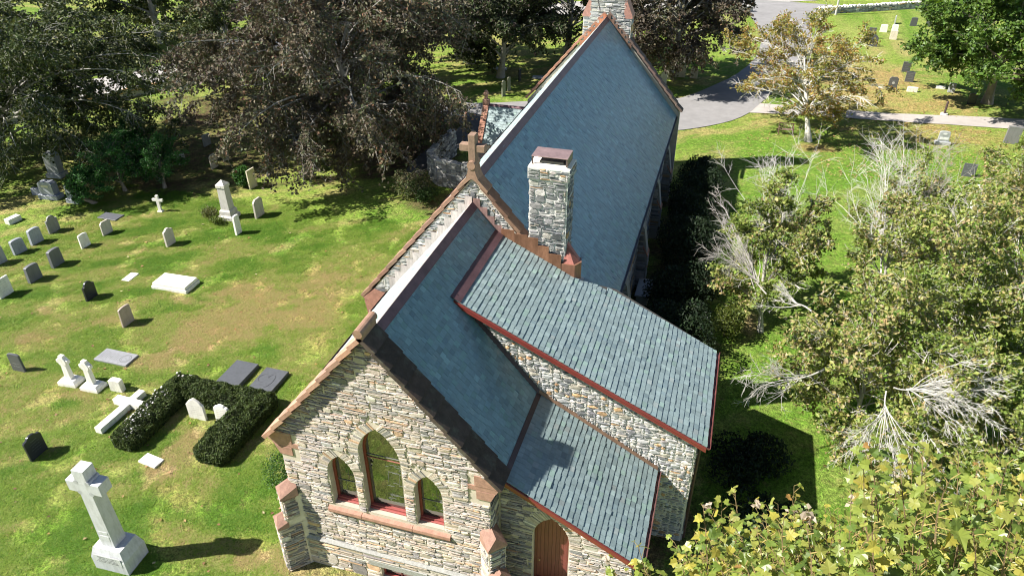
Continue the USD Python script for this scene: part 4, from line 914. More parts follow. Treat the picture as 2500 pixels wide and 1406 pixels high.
for z in (.75, .66, .57, .49):
    L = r.uniform(.7, 1.05); x = -L / 2
    while x < L / 2:
        l = r.uniform(.02, .045); V.append([(x, -.576, z), (x + l, -.576, z), (x + l, -.576, z + .045), (x, -.576, z + .045)]); x += l + r.choice([.015, .015, .05])
put(p, 'inscription', np.array(V).reshape(-1, 3), np.arange(len(V) * 4).reshape(-1, 4), 'grave_granite', (.16, .16, .17), kind='stuff')
for za, zb in ((1.45, 1.72), (1.8, 1.95)):
    V, F = bx((-.2, -.304 + .0125 * (za - 1.4), za), (.2, -.29 + .0125 * (za - 1.4), zb)); put(p, 'inscription_panel', V, F, 'grave_granite', (.47, .48, .49))
cross('left one of the twin white marble crosses', -20.75, 6.0, 3, [(.52, .36, -.05, .30, .75)], (.34, .24, .26, .2, .28, 1.72), (.33, 1.38, .2, .19), WHITE, disc=.24)
cross('right one of the twin white marble crosses', -19.35, 5.98, 2, [(.52, .36, -.05, .30, .75)], (.34, .24, .26, .2, .28, 1.72), (.33, 1.38, .2, .19), WHITE, disc=.24)
cross('small plain white cross at the edge of the tree shade', -29.5, 23.7, 8, [(.2, .15, -.05, .08, .9)], (.22, .2, .16, .15, .0, 1.28), (.40, .92, .2, .15), WHITE)
cross('white ring cross on a stepped base seen through the twiggy trees', 27.1, 39.4, 0, [(.62, .5, -.05, .3, .9), (.42, .34, .3, .55, .9)], (.36, .26, .26, .22, .5, 2.4), (.48, 1.95, .26, .22), WHITE, disc=.36)
p = thing('fallen_cross', 'big white stone cross lying flat on the lawn beside the hedge', 'cross', (-16.62, 4.8, 0), -2)
V, F = bx((-.19, -1.45, -.03), (.19, 1.45, .30), .012); put(p, 'shaft', V, F, 'grave_marble', WHITE)
V, F = bx((-.88, .40, -.03), (.88, .80, .302), .012); put(p, 'arm', V, F, 'grave_marble', WHITE)
p = thing('obelisk', 'square stone pillar monument with pyramid top on a stepped plinth', 'monument', (-24.05, 24.3, 0), 2)
for k, (a, z0, z1) in enumerate(((.56, -.06, .32), (.44, .32, .72))):
    V, F = hull([(sx * a, sy * a, z) for sx in (-1, 1) for sy in (-1, 1) for z in (z0, z1 - .1)] + [(sx * (a - .07), sy * (a - .07), z1) for sx in (-1, 1) for sy in (-1, 1)]); put(p, 'plinth', V, F, 'grave_marble', (.46, .44, .40))
V, F = hull([(sx * .33, sy * .33, .7) for sx in (-1, 1) for sy in (-1, 1)] + [(sx * .29, sy * .29, 2.42) for sx in (-1, 1) for sy in (-1, 1)]); put(p, 'pillar', V, F, 'grave_marble', (.45, .435, .40))
V, F = hull([(sx * .345, sy * .345, z) for sx in (-1, 1) for sy in (-1, 1) for z in (2.42, 2.62)] + [(0, 0, 2.95)]); put(p, 'pyramid_cap', V, F, 'grave_marble', (.55, .53, .48))
V, F = ring(.09, .01, 16); put(p, 'emblem', np.c_[V[:, 0], -V[:, 2] - .345, V[:, 1] + 2.52], F, 'grave_marble', (.6, .58, .54))
def die(label, x, y, w, d, h, rot, col, top):
    p = thing('monument', label, 'monument', (x, y, 0), rot)
    V, F = bx((-w * .68, -d * .7, -.05), (w * .68, d * .7, .32), .03); put(p, 'base', V, F, 'grave_granite', np.array(col) * 1.05)
    V, F = hull([(sx * w / 2, sy * d / 2, z) for sx in (-1, 1) for sy in (-1, 1) for z in (.32, h - top)] + [(sx * w * .36, sy * d * .45, h) for sx in (-1, 1) for sy in (-1, 1)]); put(p, 'die', V, F, 'grave_granite', col)
    return p
p = die('broad grey granite monument with a name panel in the shade at far left', -39.15, 23.4, 1.2, .6, 1.35, 5, BLUE, .15); V, F = bx((-.3, -.312, .95), (.3, -.302, 1.12)); put(p, 'name_panel', V, F, 'grave_marble', (.5, .48, .38))
die('narrower grey granite monument right of the broad one in the shade', -36.85, 23.35, .75, .55, 1.35, 5, BLUE, .1)
H('low grey headstone tucked left of the broad granite monument', -40.6, 23.4, .8, .5, 4, 'flat', BLUE, .3)
die('tall pale monument hidden under the drooping branches at far left', -41.9, 26.8, .95, .7, 2.0, 10, (.33, .34, .34), .25)

# low curved stone wall, dry stone walls
def stone_wall(name, label, pts, thick, height, seed, step=.42, pal=GREY_PAL, cope=False):
    p = thing(name, label, 'wall'); r = np.random.default_rng(seed)
    pts = np.asarray(pts, float); d = np.r_[0, np.cumsum(np.linalg.norm(np.diff(pts, axis=0), axis=1))]
    body = MB()
    n = int(d[-1] / step)
    for k in range(n):
        s = (k + .5) * step; c = np.array([np.interp(s, d, pts[:, 0]), np.interp(s, d, pts[:, 1])]); c2 = np.array([np.interp(s + .05, d, pts[:, 0]), np.interp(s + .05, d, pts[:, 1])])
        t = unit([*(c2 - c), 0]); nn = np.array([-t[1], t[0], 0])
        z = -.1
        while z < height - .05:
            hh = r.uniform(.10, .24)
            for side in (-1, 1):
                a, b = step * r.uniform(.40, .56), step * r.uniform(.40, .56)
                P = [(np.array([*c, 0]) + t * u + nn * side * (thick / 2 + r.uniform(-.05, .05)) * f + Z * zz) for u in (-a, b) for f in (.05, 1) for zz in (z + .008, z + hh)]
                P = np.array(P) + r.normal(0, .012, (8, 3))
                body.add(hull(P), pal[r.integers(len(pal))] * r.uniform(.8, 1.2))
            z += hh
        if cope:
            a = step * .46
            P = np.array([np.array([*c, 0]) + t * u + nn * v + Z * zz for u, v, zz in ((-a, -thick * .5, height - .02), (a * .7, -thick * .5, height - .02), (-a, thick * .5, height - .02), (a * .7, thick * .5, height - .02), (-a * .3, -thick * .45, height + r.uniform(.12, .3)), (a, -thick * .4, height + r.uniform(.1, .3)), (-a * .3, thick * .45, height + r.uniform(.12, .3)), (a, thick * .4, height + r.uniform(.1, .3)))]) + r.normal(0, .02, (8, 3))
            V, F = hull(P); put(p, 'cope_stone', V, F, 'rubble_stone', np.array((.50, .48, .44)) * r.uniform(.85, 1.15))
    body.build(p, 'stonework', 'rubble_stone', kind='stuff')
    return p
stone_wall('curved_wall', 'low curved rubble wall running from the nave to the pavement', [(-5.3, 33.4), (-9.0, 33.5), (-11.6, 33.9), (-12.7, 35.0), (-12.9, 37.5), (-12.6, 40.5)], .5, 2.1, 61, pal=GREY_PAL[[0, 1, 2, 3, 4, 6]])
stone_wall('dry_stone_wall', 'long dry stone wall with pale upright cope stones below the far road', [(19.9, 105.4), (27, 109.2), (36, 114.6)], .7, .75, 62, step=.5, cope=True)
stone_wall('dry_stone_wall', 'short dry stone wall left of the drive mouth, partly behind trees', [(10.6, 104.3), (3, 100.2), (-5, 95)], .7, .75, 63, step=.55, cope=True)
stone_wall('dry_stone_wall', 'dark dry stone wall along the near side of the road under the trees', [(-56.5, 35), (-52.0, 43), (-47.5, 51), (-43, 58.5), (-34, 70)], .7, .9, 64, step=.7)

# pole, post, bench, car
p = thing('utility_pole', 'grey wooden utility pole standing before the far dry stone wall', 'pole', (22.4, 105.4, 0))
V, F = ring(.15, 9.2, 12, -.2, .11); put(p, 'shaft', V, F, 'weathered_wood', (.42, .40, .38)); V, F = bx((-.9, -.07, 8.3), (.9, .07, 8.45), .01); put(p, 'cross_arm', V, F, 'weathered_wood', (.35, .32, .3))
p = thing('bollard', 'short dark brown post on a pale round base beside the footpath', 'post', (29.45, 62.6, 0))
V, F = ring(.36, .16, 16, -.03, .3); put(p, 'base', V, F, 'grave_marble', (.58, .55, .5)); V, F = ring(.11, 1.05, 14, .12, .105); put(p, 'post', V, F, 'iron', (.07, .045, .04)); t = trimesh.creation.icosphere(2, .108); put(p, 'cap', np.array(t.vertices) + (0, 0, 1.17), np.array(t.faces), 'iron', (.07, .045, .04), smooth=True)
p = thing('garden_bench', 'dark wooden slatted bench at the foot of the autumn tree', 'bench', (14.65, 52.9, 0), 4)
WD = (.12, .08, .055)
for sx in (-.62, .62):
    for sy, h in ((-.25, .66), (.25, .95)): V, F = bx((sx - .035, sy - .035, -.02), (sx + .035, sy + .035, h), .006); put(p, 'leg', V, F, 'weathered_wood', WD)
    V, F = bx((sx - .04, -.3, .64), (sx + .04, .25, .69), .006); put(p, 'armrest', V, F, 'weathered_wood', WD)
for k in range(5): V, F = bx((-.66, -.27 + k * .1, .42), (.66, -.19 + k * .1, .45), .005); put(p, 'seat_slat', V, F, 'weathered_wood', np.array(WD) * (1 + .1 * (k % 2)))
for k in range(9): V, F = bx((-.55 + k * .135, .225, .5), (-.50 + k * .135, .25, .88), .004); put(p, 'back_slat', V, F, 'weathered_wood', WD)
V, F = bx((-.66, .215, .87), (.66, .265, .95), .008); put(p, 'top_rail', V, F, 'weathered_wood', WD)
p = thing('parked_car', 'silver car on the road glimpsed through the trees', 'car', (-49.2, 62.2, .012), 58)
m = MB()
prof = Polygon([(-2.25, .35), (2.2, .35), (2.28, .6), (2.15, .82), (1.1, .95), (-1.9, .98), (-2.28, .85)])
V, F = extrude(prof, -.88, .88, (0, 0, 0), X, Z, Y); put(p, 'body', V, F, 'car_paint', (.5, .52, .54))
V, F = hull([(x, s * y, z) for s in (-1, 1) for x, y, z in ((1.05, .82, .95), (-1.75, .82, .97), (.3, .66, 1.45), (-1.2, .66, 1.45))]); put(p, 'cabin_glass', V, F, 'car_glass')
V, F = hull([(x, s * y, z) for s in (-1, 1) for x, y, z in ((.32, .67, 1.44), (-1.22, .67, 1.44), (.2, .62, 1.50), (-1.1, .62, 1.50))]); put(p, 'roof', V, F, 'car_paint', (.5, .52, .54))
for sx in (-1.4, 1.4):
    for sy in (-.8, .8):
        V, F = ring(.32, .2, 18, -.1); wl = put(p, 'wheel', np.c_[V[:, 0] + sx, V[:, 2] + sy, V[:, 1] + .33], F, 'iron', (.02, .02, .02)); V, F = ring(.19, .22, 14, -.11); put(wl, 'rim', np.c_[V[:, 0] + sx, V[:, 2] + sy, V[:, 1] + .33], F, 'iron', (.4, .4, .42))
for sy in (-.6, .6): V, F = bx((2.15, sy - .2, .62), (2.27, sy + .2, .76), .01); put(p, 'headlight', V, F, 'car_paint', (.8, .8, .8))

# ------------------------------------------------------------------ trees and shrubs
def bez(A, B, C, n):
    t = np.linspace(0, 1, n)[None, :, None]
    return (1 - t) ** 2 * A[:, None] + 2 * t * (1 - t) * B[:, None] + t * t * C[:, None]
def rnd_unit(r, n):
    v = r.normal(size=(n, 3)); return v / np.linalg.norm(v, axis=1, keepdims=True)
def leaf_quads(r, C, L, W, up=.6, jitter=.25):
    """Folded leaf blades at C, of length L and width W."""
    n = len(C); N = rnd_unit(r, n) + np.array([0, 0, up]); N /= np.linalg.norm(N, axis=1, keepdims=True)
    T = np.cross(N, rnd_unit(r, n)); T /= np.linalg.norm(T, axis=1, keepdims=True); B = np.cross(N, T)
    s = (1 + r.normal(0, jitter, (n, 1))).clip(.4, 1.8); l, w = L * s, W * s; f = r.uniform(.05, .35, (n, 1)) * w
    V = np.stack([C - T * l * .5, C + B * w * .5 + N * f, C + T * l * .5, C - B * w * .5 + N * f], 1).reshape(-1, 3)
    i = np.arange(n)[:, None] * 4
    return V, np.vstack([i + [0, 1, 2], i + [0, 2, 3]])
def palette(r, C, pal, p=None, scale=.5, amt=.5, seed=0):
    """Leaf colours: drifts of the palette through the crown plus a spread from leaf to leaf."""
    n = len(C); pal = np.array(pal)
    f = np.clip((meshkit.fbm(C * scale, 3, seed) - .5) * 2.6 + .5, 0, .999)
    pos = np.clip(f * amt + r.random(n) * (1 - amt), 0, .999)
    cum = np.cumsum(p if p is not None else np.full(len(pal), 1 / len(pal))); k = np.searchsorted(cum / cum[-1], pos)
    c = pal[np.minimum(k, len(pal) - 1)] * (1 + r.normal(0, .16, (n, 1))) * (1 + r.normal(0, .05, (n, 3)))
    return np.repeat(np.clip(c, .004, .8), 4, 0)

def tree(name, label, category, seed, base, crown, radii, trunk_r=.4, fork=.35, limbs=12, subs=9, twigs=7, sub_len=.36, twig_len=.13, per=12, leaf=(.16, .10), pal=None, p=None, mat='leaf',
         droop=0.0, bark=(.30, .28, .25), bare=0.0, up=.6, group=None, low=-.35, flat=.75, keep=None, lean=None, twig_r=.012, loose=.06, amt=.5):
    r = np.random.default_rng(seed); base, crown, radii = np.array(base, float), np.array(crown, float), np.array(radii, float)
    path = thing(name, label, category, base, 0, group)
    top = crown + np.array([0, 0, radii[2] * .25]) + r.normal(0, .3, 3) * [1, 1, 0]
    m = 9; t = np.linspace(0, 1, m)
    bend = np.array(lean if lean is not None else (r.normal(0, .35), r.normal(0, .35), 0))
    TP = base + (top - base) * t[:, None] + bend * (np.sin(t * math.pi))[:, None]
    TR = trunk_r * (1 - .78 * t) * (1 + .55 * np.exp(-t * 14)); TP[0, 2] -= .15
    V, F = tubes(TP[None] - base, TR[None], 10); put(path, 'trunk', V, F, 'bark', bark, smooth=60)
    k = np.arange(limbs); ph = k * 2.399963 + r.uniform(0, 6.28) + r.normal(0, .25, limbs); el = np.linspace(low, 1.0, limbs)[r.permutation(limbs)]
    ce = np.sqrt(np.clip(1 - el * el, 0.02, 1)); D = np.c_[ce * np.cos(ph), ce * np.sin(ph), el]
    tip = crown + D * radii * r.uniform(.72, 1.0, (limbs, 1)); tip[:, 2] = np.maximum(tip[:, 2], .8)
    s0 = np.clip(fork + .5 * (el - low) / (1 - low) * (1 - fork) * 1.5 + r.normal(0, .05, limbs), .12, .97)
    A = np.stack([np.interp(s0, t, TP[:, j]) for j in range(3)], 1); R0 = np.interp(s0, t, TR) * r.uniform(.30, .44, limbs)
    mid = (A + tip) / 2; mid[:, 2] += (np.linalg.norm(tip - A, axis=1)) * (.16 + .12 * droop); mid += r.normal(0, .25, mid.shape)
    ml = 8; LP = bez(A, mid, tip, ml) + np.cumsum(r.normal(0, .05, (limbs, ml, 3)), 1) * np.linspace(0, 1, ml)[None, :, None]
    LR = R0[:, None] * np.linspace(1, .16, ml)[None]
    for q in range(limbs):
        V, F = tubes(LP[q:q + 1] - base, LR[q:q + 1], 6); put(path, 'limb', V, F, 'bark', bark, smooth=60)
    # side branches
    n2 = limbs * subs; qi = np.repeat(np.arange(limbs), subs); u = np.clip(np.tile(np.linspace(.28, 1.0, subs), limbs) + r.normal(0, .03, n2), .2, 1)
    fi = u * (ml - 1); i0 = np.minimum(fi.astype(int), ml - 2); fr = (fi - i0)[:, None]
    SA = LP[qi, i0] * (1 - fr) + LP[qi, i0 + 1] * fr; tan = LP[qi, i0 + 1] - LP[qi, i0]; tan /= np.linalg.norm(tan, axis=1, keepdims=True)
    rv = rnd_unit(r, n2) * [1, 1, flat]; sd = tan * .75 + rv * .95 + (SA - crown) / radii * .3; sd /= np.linalg.norm(sd, axis=1, keepdims=True)
    sl = sub_len * radii[:2].mean() * r.uniform(.55, 1.1, n2) * (1.15 - .45 * u)
    SB = SA + sd * sl[:, None]; SB[:, 2] -= droop * sl * r.uniform(.2, .9, n2); SB[:, 2] = np.maximum(SB[:, 2], .5)
    SM = (SA + SB) / 2 + np.array([0, 0, 1]) * (sl * (.10 + .2 * droop))[:, None] + r.normal(0, .06, SA.shape) * sl[:, None]
    ms = 5; SP = bez(SA, SM, SB, ms); SR = np.maximum(np.interp(u, np.linspace(0, 1, ml), np.linspace(1, .2, ml))[:, None] * R0[qi][:, None] * .36, twig_r * 1.3) * np.linspace(1, .3, ms)[None]
    bared = r.random(n2) < bare
    # twigs
    n3 = n2 * twigs; qj = np.repeat(np.arange(n2), twigs); u3 = np.clip(np.tile(np.linspace(.25, 1.0, twigs), n2) + r.normal(0, .04, n3), .1, 1)
    fi = u3 * (ms - 1); i0 = np.minimum(fi.astype(int), ms - 2); fr = (fi - i0)[:, None]
    WA = SP[qj, i0] * (1 - fr) + SP[qj, i0 + 1] * fr; tan = SP[qj, i0 + 1] - SP[qj, i0]; tan /= np.maximum(np.linalg.norm(tan, axis=1, keepdims=True), 1e-6)
    wd = tan * .8 + rnd_unit(r, n3) * [1, 1, flat * .8]; wd /= np.linalg.norm(wd, axis=1, keepdims=True); wl = twig_len * radii[:2].mean() * r.uniform(.5, 1.2, n3)
    WB = WA + wd * wl[:, None]; WB[:, 2] -= droop * wl * .5; WP = np.stack([WA, WB], 1); WR = np.repeat(np.array([[1.0, .45]]), n3, 0) * twig_r
    if keep is not None:
        ks, kw = keep(SB), keep(WB); SP, SR, bs = SP[ks], SR[ks], bared[ks]; WP, WR, qj = WP[kw], WR[kw], qj[kw]; WA, WB = WA[kw], WB[kw]
    V, F = tubes(SP - base, SR, 3, cap=False); put(path, 'branches', V, F, 'bark', bark, kind='stuff')
    V, F = tubes(WP - base, WR, 3, cap=False); put(path, 'twigs', V, F, 'pale_twig', np.array(bark) * 1.15, kind='stuff')
    ok = ~bared[qj]; n = int(ok.sum())
    f = r.random((n, per, 1)) ** .8 * 1.1
    C = WA[ok][:, None] * (1 - f) + WB[ok][:, None] * f + r.normal(0, loose, (n, per, 3)) * [1, 1, .7]
    C = C.reshape(-1, 3); C = C[C[:, 2] > .15]
    V, F = leaf_quads(r, C, leaf[0], leaf[1], up)
    put(path, 'foliage', V - base, F, mat, palette(r, C, pal, p, .45, amt, seed), kind='stuff')
    return path, TP, LP

COPPER = [(.060, .048, .034), (.080, .062, .042), (.105, .092, .054), (.070, .082, .038), (.15, .09, .052), (.13, .118, .080)]
BEECHG = [(.036, .054, .020), (.052, .074, .022), (.074, .094, .028), (.040, .060, .024), (.12, .13, .04)]
tree('copper_beech', 'huge dark copper beech left of the nave with grey branches showing through', 'tree', 101, (-21.3, 40.2, 0), (-21.2, 37.2, 8.6), (11.6, 12.8, 8.6), .5, .22, limbs=56, subs=12, twigs=9, sub_len=.27, twig_len=.105, per=22, leaf=(.245, .165), pal=COPPER, p=[.2, .25, .2, .15, .1, .1], mat='dull_leaf', droop=.6, bark=(.24, .23, .21), bare=.05, low=-.85, flat=.6, loose=.16)
tree('green_beech', 'dark green beech with drooping boughs at the left picture edge', 'tree', 102, (-50.0, 28.0, 0), (-44.0, 28.5, 7.0), (12.0, 11.0, 6.6), .5, .22, limbs=46, subs=11, twigs=9, sub_len=.28, twig_len=.11, per=23, leaf=(.225, .155), pal=BEECHG, mat='dull_leaf', droop=.6, bark=(.30, .29, .26), bare=.06, low=-.8, flat=.55, loose=.16)
FARG = dict(limbs=26, subs=9, twigs=7, per=12, leaf=(.42, .29), mat='dull_leaf', low=-.8, loose=.2)
tree('green_beech', 'dark green tree across the road at the far left edge', 'tree', 113, (-73, 52, 0), (-73, 52, 8), (10, 10, 8), .5, .25, pal=BEECHG, **FARG)
tree('green_beech', 'dark green tree across the road, middle one at the upper left', 'tree', 103, (-62.5, 65, 0), (-62.5, 65, 8.2), (9.5, 10, 8), .5, .25, pal=BEECHG, **FARG)
tree('roadside_tree', 'bright yellow green tree across the road above the copper beech', 'tree', 104, (-51, 80, 0), (-51, 80, 7), (9, 8.5, 7), .45, .3, pal=[(.08, .13, .016), (.11, .17, .02), (.05, .09, .012)], **{**FARG, 'mat': 'leaf'})
tree('green_beech', 'dark green tree beyond the bright one at the top left', 'tree', 114, (-66, 92, 0), (-66, 92, 8), (11, 10, 8), .45, .3, pal=BEECHG, **FARG)
tree('roadside_tree', 'green tree beyond the road behind the copper beech', 'tree', 105, (-33, 103, 0), (-33, 103, 7), (9, 9, 7), .45, .3, pal=[(.04, .07, .012), (.06, .10, .016), (.03, .05, .01)], **{**FARG, 'mat': 'leaf'})
tree('copper_beech', 'dark copper tree behind the porch, left of the bell wall', 'tree', 106, (-10.0, 71.5, 0), (-9.5, 70.5, 8.2), (8.6, 8.8, 6.2), .42, .3, limbs=28, subs=10, twigs=8, per=15, leaf=(.32, .22), pal=[(.05, .055, .03), (.07, .07, .04), (.07, .09, .03), (.06, .046, .036)], mat='dull_leaf', droop=.4, bare=.06, low=-.75, flat=.65, loose=.16)
tree('copper_beech', 'dark copper tree beyond the drive right of the bell wall, headstones beneath it', 'tree', 107, (2.4, 67.5, 0), (2.6, 65.5, 8.6), (8.2, 8.4, 6.4), .42, .3, limbs=32, subs=11, twigs=8, per=15, leaf=(.32, .22), pal=COPPER, p=[.25, .25, .2, .1, .06, .14], mat='dull_leaf', droop=.45, bare=.06, low=-.8, flat=.65, loose=.16)
tree('copper_beech', 'dark tree behind the copper beech near the far road', 'tree', 108, (-20.5, 67, 0), (-20.5, 66, 7.6), (8, 8.5, 7), .42, .3, limbs=26, subs=10, twigs=8, per=14, leaf=(.35, .235), pal=[(.025, .03, .014), (.035, .045, .016), (.045, .06, .02)], mat='dull_leaf', droop=.3, low=-.7, loose=.17)
tree('copper_beech', 'dark tree between the big copper beech and the nave roof, headstones under it', 'tree', 115, (-15.5, 62.5, 0), (-15.0, 61.5, 7.8), (6.6, 6.2, 4.6), .36, .3, limbs=24, subs=10, twigs=8, per=14, leaf=(.30, .20), pal=[(.045, .05, .026), (.06, .065, .032), (.05, .075, .026), (.055, .042, .032)], mat='dull_leaf', droop=.35, low=-.6, flat=.65, loose=.16)
tree('roadside_tree', 'dark green tree across the far road, left of the bell wall top', 'tree', 116, (-12, 118, 0), (-12, 117, 7), (10, 9, 7), .45, .3, pal=BEECHG, **FARG)
tree('green_beech', 'smaller dark tree by the roadside wall between the two big beeches', 'tree', 117, (-41, 50.5, 0), (-40.5, 49, 5.6), (6.2, 6.0, 4.6), .3, .25, limbs=20, subs=9, twigs=8, per=16, leaf=(.24, .16), pal=BEECHG, mat='dull_leaf', droop=.3, low=-.7, loose=.16)
tree('copper_beech', 'added dark tree behind the big copper beech, shading the lawn behind the porch', 'tree', 118, (-29, 54, 0), (-28, 53, 8), (7.2, 7.0, 5.6), .36, .3, limbs=22, subs=10, twigs=8, per=13, leaf=(.29, .19), pal=COPPER, mat='dull_leaf', droop=.4, low=-.6, flat=.65, loose=.16)  # tree added so that its crown shades the lawn behind the porch
tree('autumn_tree', 'orange and yellow autumn tree with bare grey boughs over the drive', 'tree', 110, (16.6, 51.7, 0), (14.9, 54.4, 5.7), (6.8, 8.2, 4.6), .25, .25, limbs=30, subs=11, twigs=9, sub_len=.27, twig_len=.10, per=15, leaf=(.18, .115), pal=[(.14, .165, .03), (.25, .225, .05), (.34, .25, .07), (.33, .18, .06), (.24, .13, .06), (.20, .21, .045)], p=[.28, .26, .16, .07, .03, .20], droop=.1, bark=(.48, .46, .42), bare=.34, low=-.8, flat=.4, loose=.10, twig_r=.018)
tree('maple_tree', 'big bright green maple filling the upper right corner', 'tree', 111, (34.2, 67.5, 0), (34.2, 66.0, 7.4), (9.2, 9.4, 6.8), .4, .28, limbs=36, subs=11, twigs=9, sub_len=.28, per=16, leaf=(.32, .25), pal=[(.05, .105, .018), (.075, .14, .022), (.10, .17, .03), (.035, .075, .014)], low=-.75, loose=.16, bark=(.2, .17, .14))
HORN = [(.12, .18, .032), (.175, .23, .048), (.25, .27, .075), (.35, .29, .13), (.10, .165, .026), (.38, .31, .17)]
for sd, lab, b, c, ra, lm, br in ((120, 'olive tree with bare white twig tips nearest the dark shrubs and nave', (12.9, 20.5, 0), (12.9, 21.6, 5.0), (2.8, 4.4, 3.9), 26, .34), (121, 'broad olive tree in the middle of the east lawn beside the side wing', (17.2, 12.2, 0), (17.2, 12.2, 4.8), (4.1, 4.8, 4.2), 34, .10),
        (122, 'pinkish leaved olive tree standing right of the broad one', (21.2, 17.8, 0), (21.0, 18.4, 5.6), (4.6, 5.0, 4.7), 36, .1), (123, 'olive tree at the right picture edge with a fan of bare pale stems', (26.4, 25.5, 0), (26.4, 26.5, 5.2), (4.4, 6.0, 4.5), 32, .16),
        (124, 'green twiggy tree between the sycamore and the broad olive tree', (21.5, 8.8, 0), (21.2, 8.6, 4.2), (4.4, 4.0, 3.5), 28, .08), (126, 'leafy olive tree at the right edge beyond the white ring cross', (30.2, 35.5, 0), (30.0, 35.6, 4.4), (4.0, 4.4, 3.9), 26, .12), (125, 'leafy tree behind the olive trees with tall bare leaders at its back', (19.8, 26.0, 0), (20.0, 26.4, 4.6), (3.2, 4.2, 3.7), 24, .42)):
    tree('olive_leaved_tree', lab, 'tree', sd, b, c, ra, .13, .15, limbs=lm, subs=10, twigs=8, sub_len=.30, twig_len=.14, per=12, leaf=(.17, .12), pal=HORN, p=[.22, .26, .2, .12, .14, .06], bark=(.36, .34, .30), bare=br, low=-.7, flat=.8, loose=.09, twig_r=.011)
def bare_fan(label, seed, base, tips, fork, n=10, sub=9, tw=5, r0=.05, col=(.52, .50, .45), spread=.16):
    """A bare, lichen pale stem that fans out into many fine twigs."""
    r = np.random.default_rng(seed); base = np.array(base, float); tips = np.array(tips, float); path = thing('bare_stem', label, 'bare tree', base)
    f = base + (tips.mean(0) - base) * fork; ln = np.linalg.norm(tips.mean(0) - base)
    P = bez(base[None], ((base + f) / 2 + r.normal(0, .1, 3))[None], f[None], 6); V, F = tubes(P - base, r0 * np.linspace(1, .7, 6)[None], 7); put(path, 'trunk', V, F, 'bark', col, smooth=60)
    w = r.dirichlet(np.ones(len(tips)) * .5, n); T = w @ tips + r.normal(0, .26, (n, 3)) * ln * .5
    s = r.uniform(.55, 1.0, n)[:, None]; A = base + (f - base) * s
    M_ = (A + T) / 2 + r.normal(0, .13, (n, 3)) * ln; LP = bez(A, M_, T, 7); LR = r0 * .5 * np.linspace(1, .12, 7)[None] * np.ones((n, 1))
    V, F = tubes(LP - base, LR, 5); put(path, 'branches', V, F, 'bark', col, kind='stuff')
    qi = np.repeat(np.arange(n), sub); u = r.uniform(.25, .98, n * sub); fi = u * 6; i0 = np.minimum(fi.astype(int), 5); fr = (fi - i0)[:, None]
    SA = LP[qi, i0] * (1 - fr) + LP[qi, i0 + 1] * fr; tan = LP[qi, i0 + 1] - LP[qi, i0]; tan /= np.linalg.norm(tan, axis=1, keepdims=True)
    sd = tan + rnd_unit(r, n * sub) * .85; sd /= np.linalg.norm(sd, axis=1, keepdims=True); SB = SA + sd * (ln * spread * r.uniform(.5, 1.6, n * sub))[:, None]
    SP = bez(SA, (SA + SB) / 2 + r.normal(0, .03, SA.shape) * ln, SB, 5)
    V, F = tubes(SP - base, np.array([[.009, .008, .007, .005, .003]]) * np.ones((len(SP), 1)), 4, cap=False); tw_ = MB(); tw_.add((V, F), col)
    qj = np.repeat(np.arange(len(SP)), tw); u = r.uniform(.2, .95, len(qj)); fi = u * 4; i0 = np.minimum(fi.astype(int), 3); fr = (fi - i0)[:, None]
    WA = SP[qj, i0] * (1 - fr) + SP[qj, i0 + 1] * fr; tan = SP[qj, i0 + 1] - SP[qj, i0]; tan /= np.linalg.norm(tan, axis=1, keepdims=True)
    wd = tan + rnd_unit(r, len(qj)) * .75; WB = WA + wd * (ln * spread * .38 * r.uniform(.4, 1.4, len(qj)))[:, None]; WP = bez(WA, (WA + WB) / 2, WB, 3)
    V, F = tubes(WP - base, np.array([[.0055, .005, .003]]) * np.ones((len(WP), 1)), 3, cap=False); tw_.add((V, F), np.array(col) * 1.05)
    tw_.build(path, 'twigs', 'pale_twig', kind='stuff')

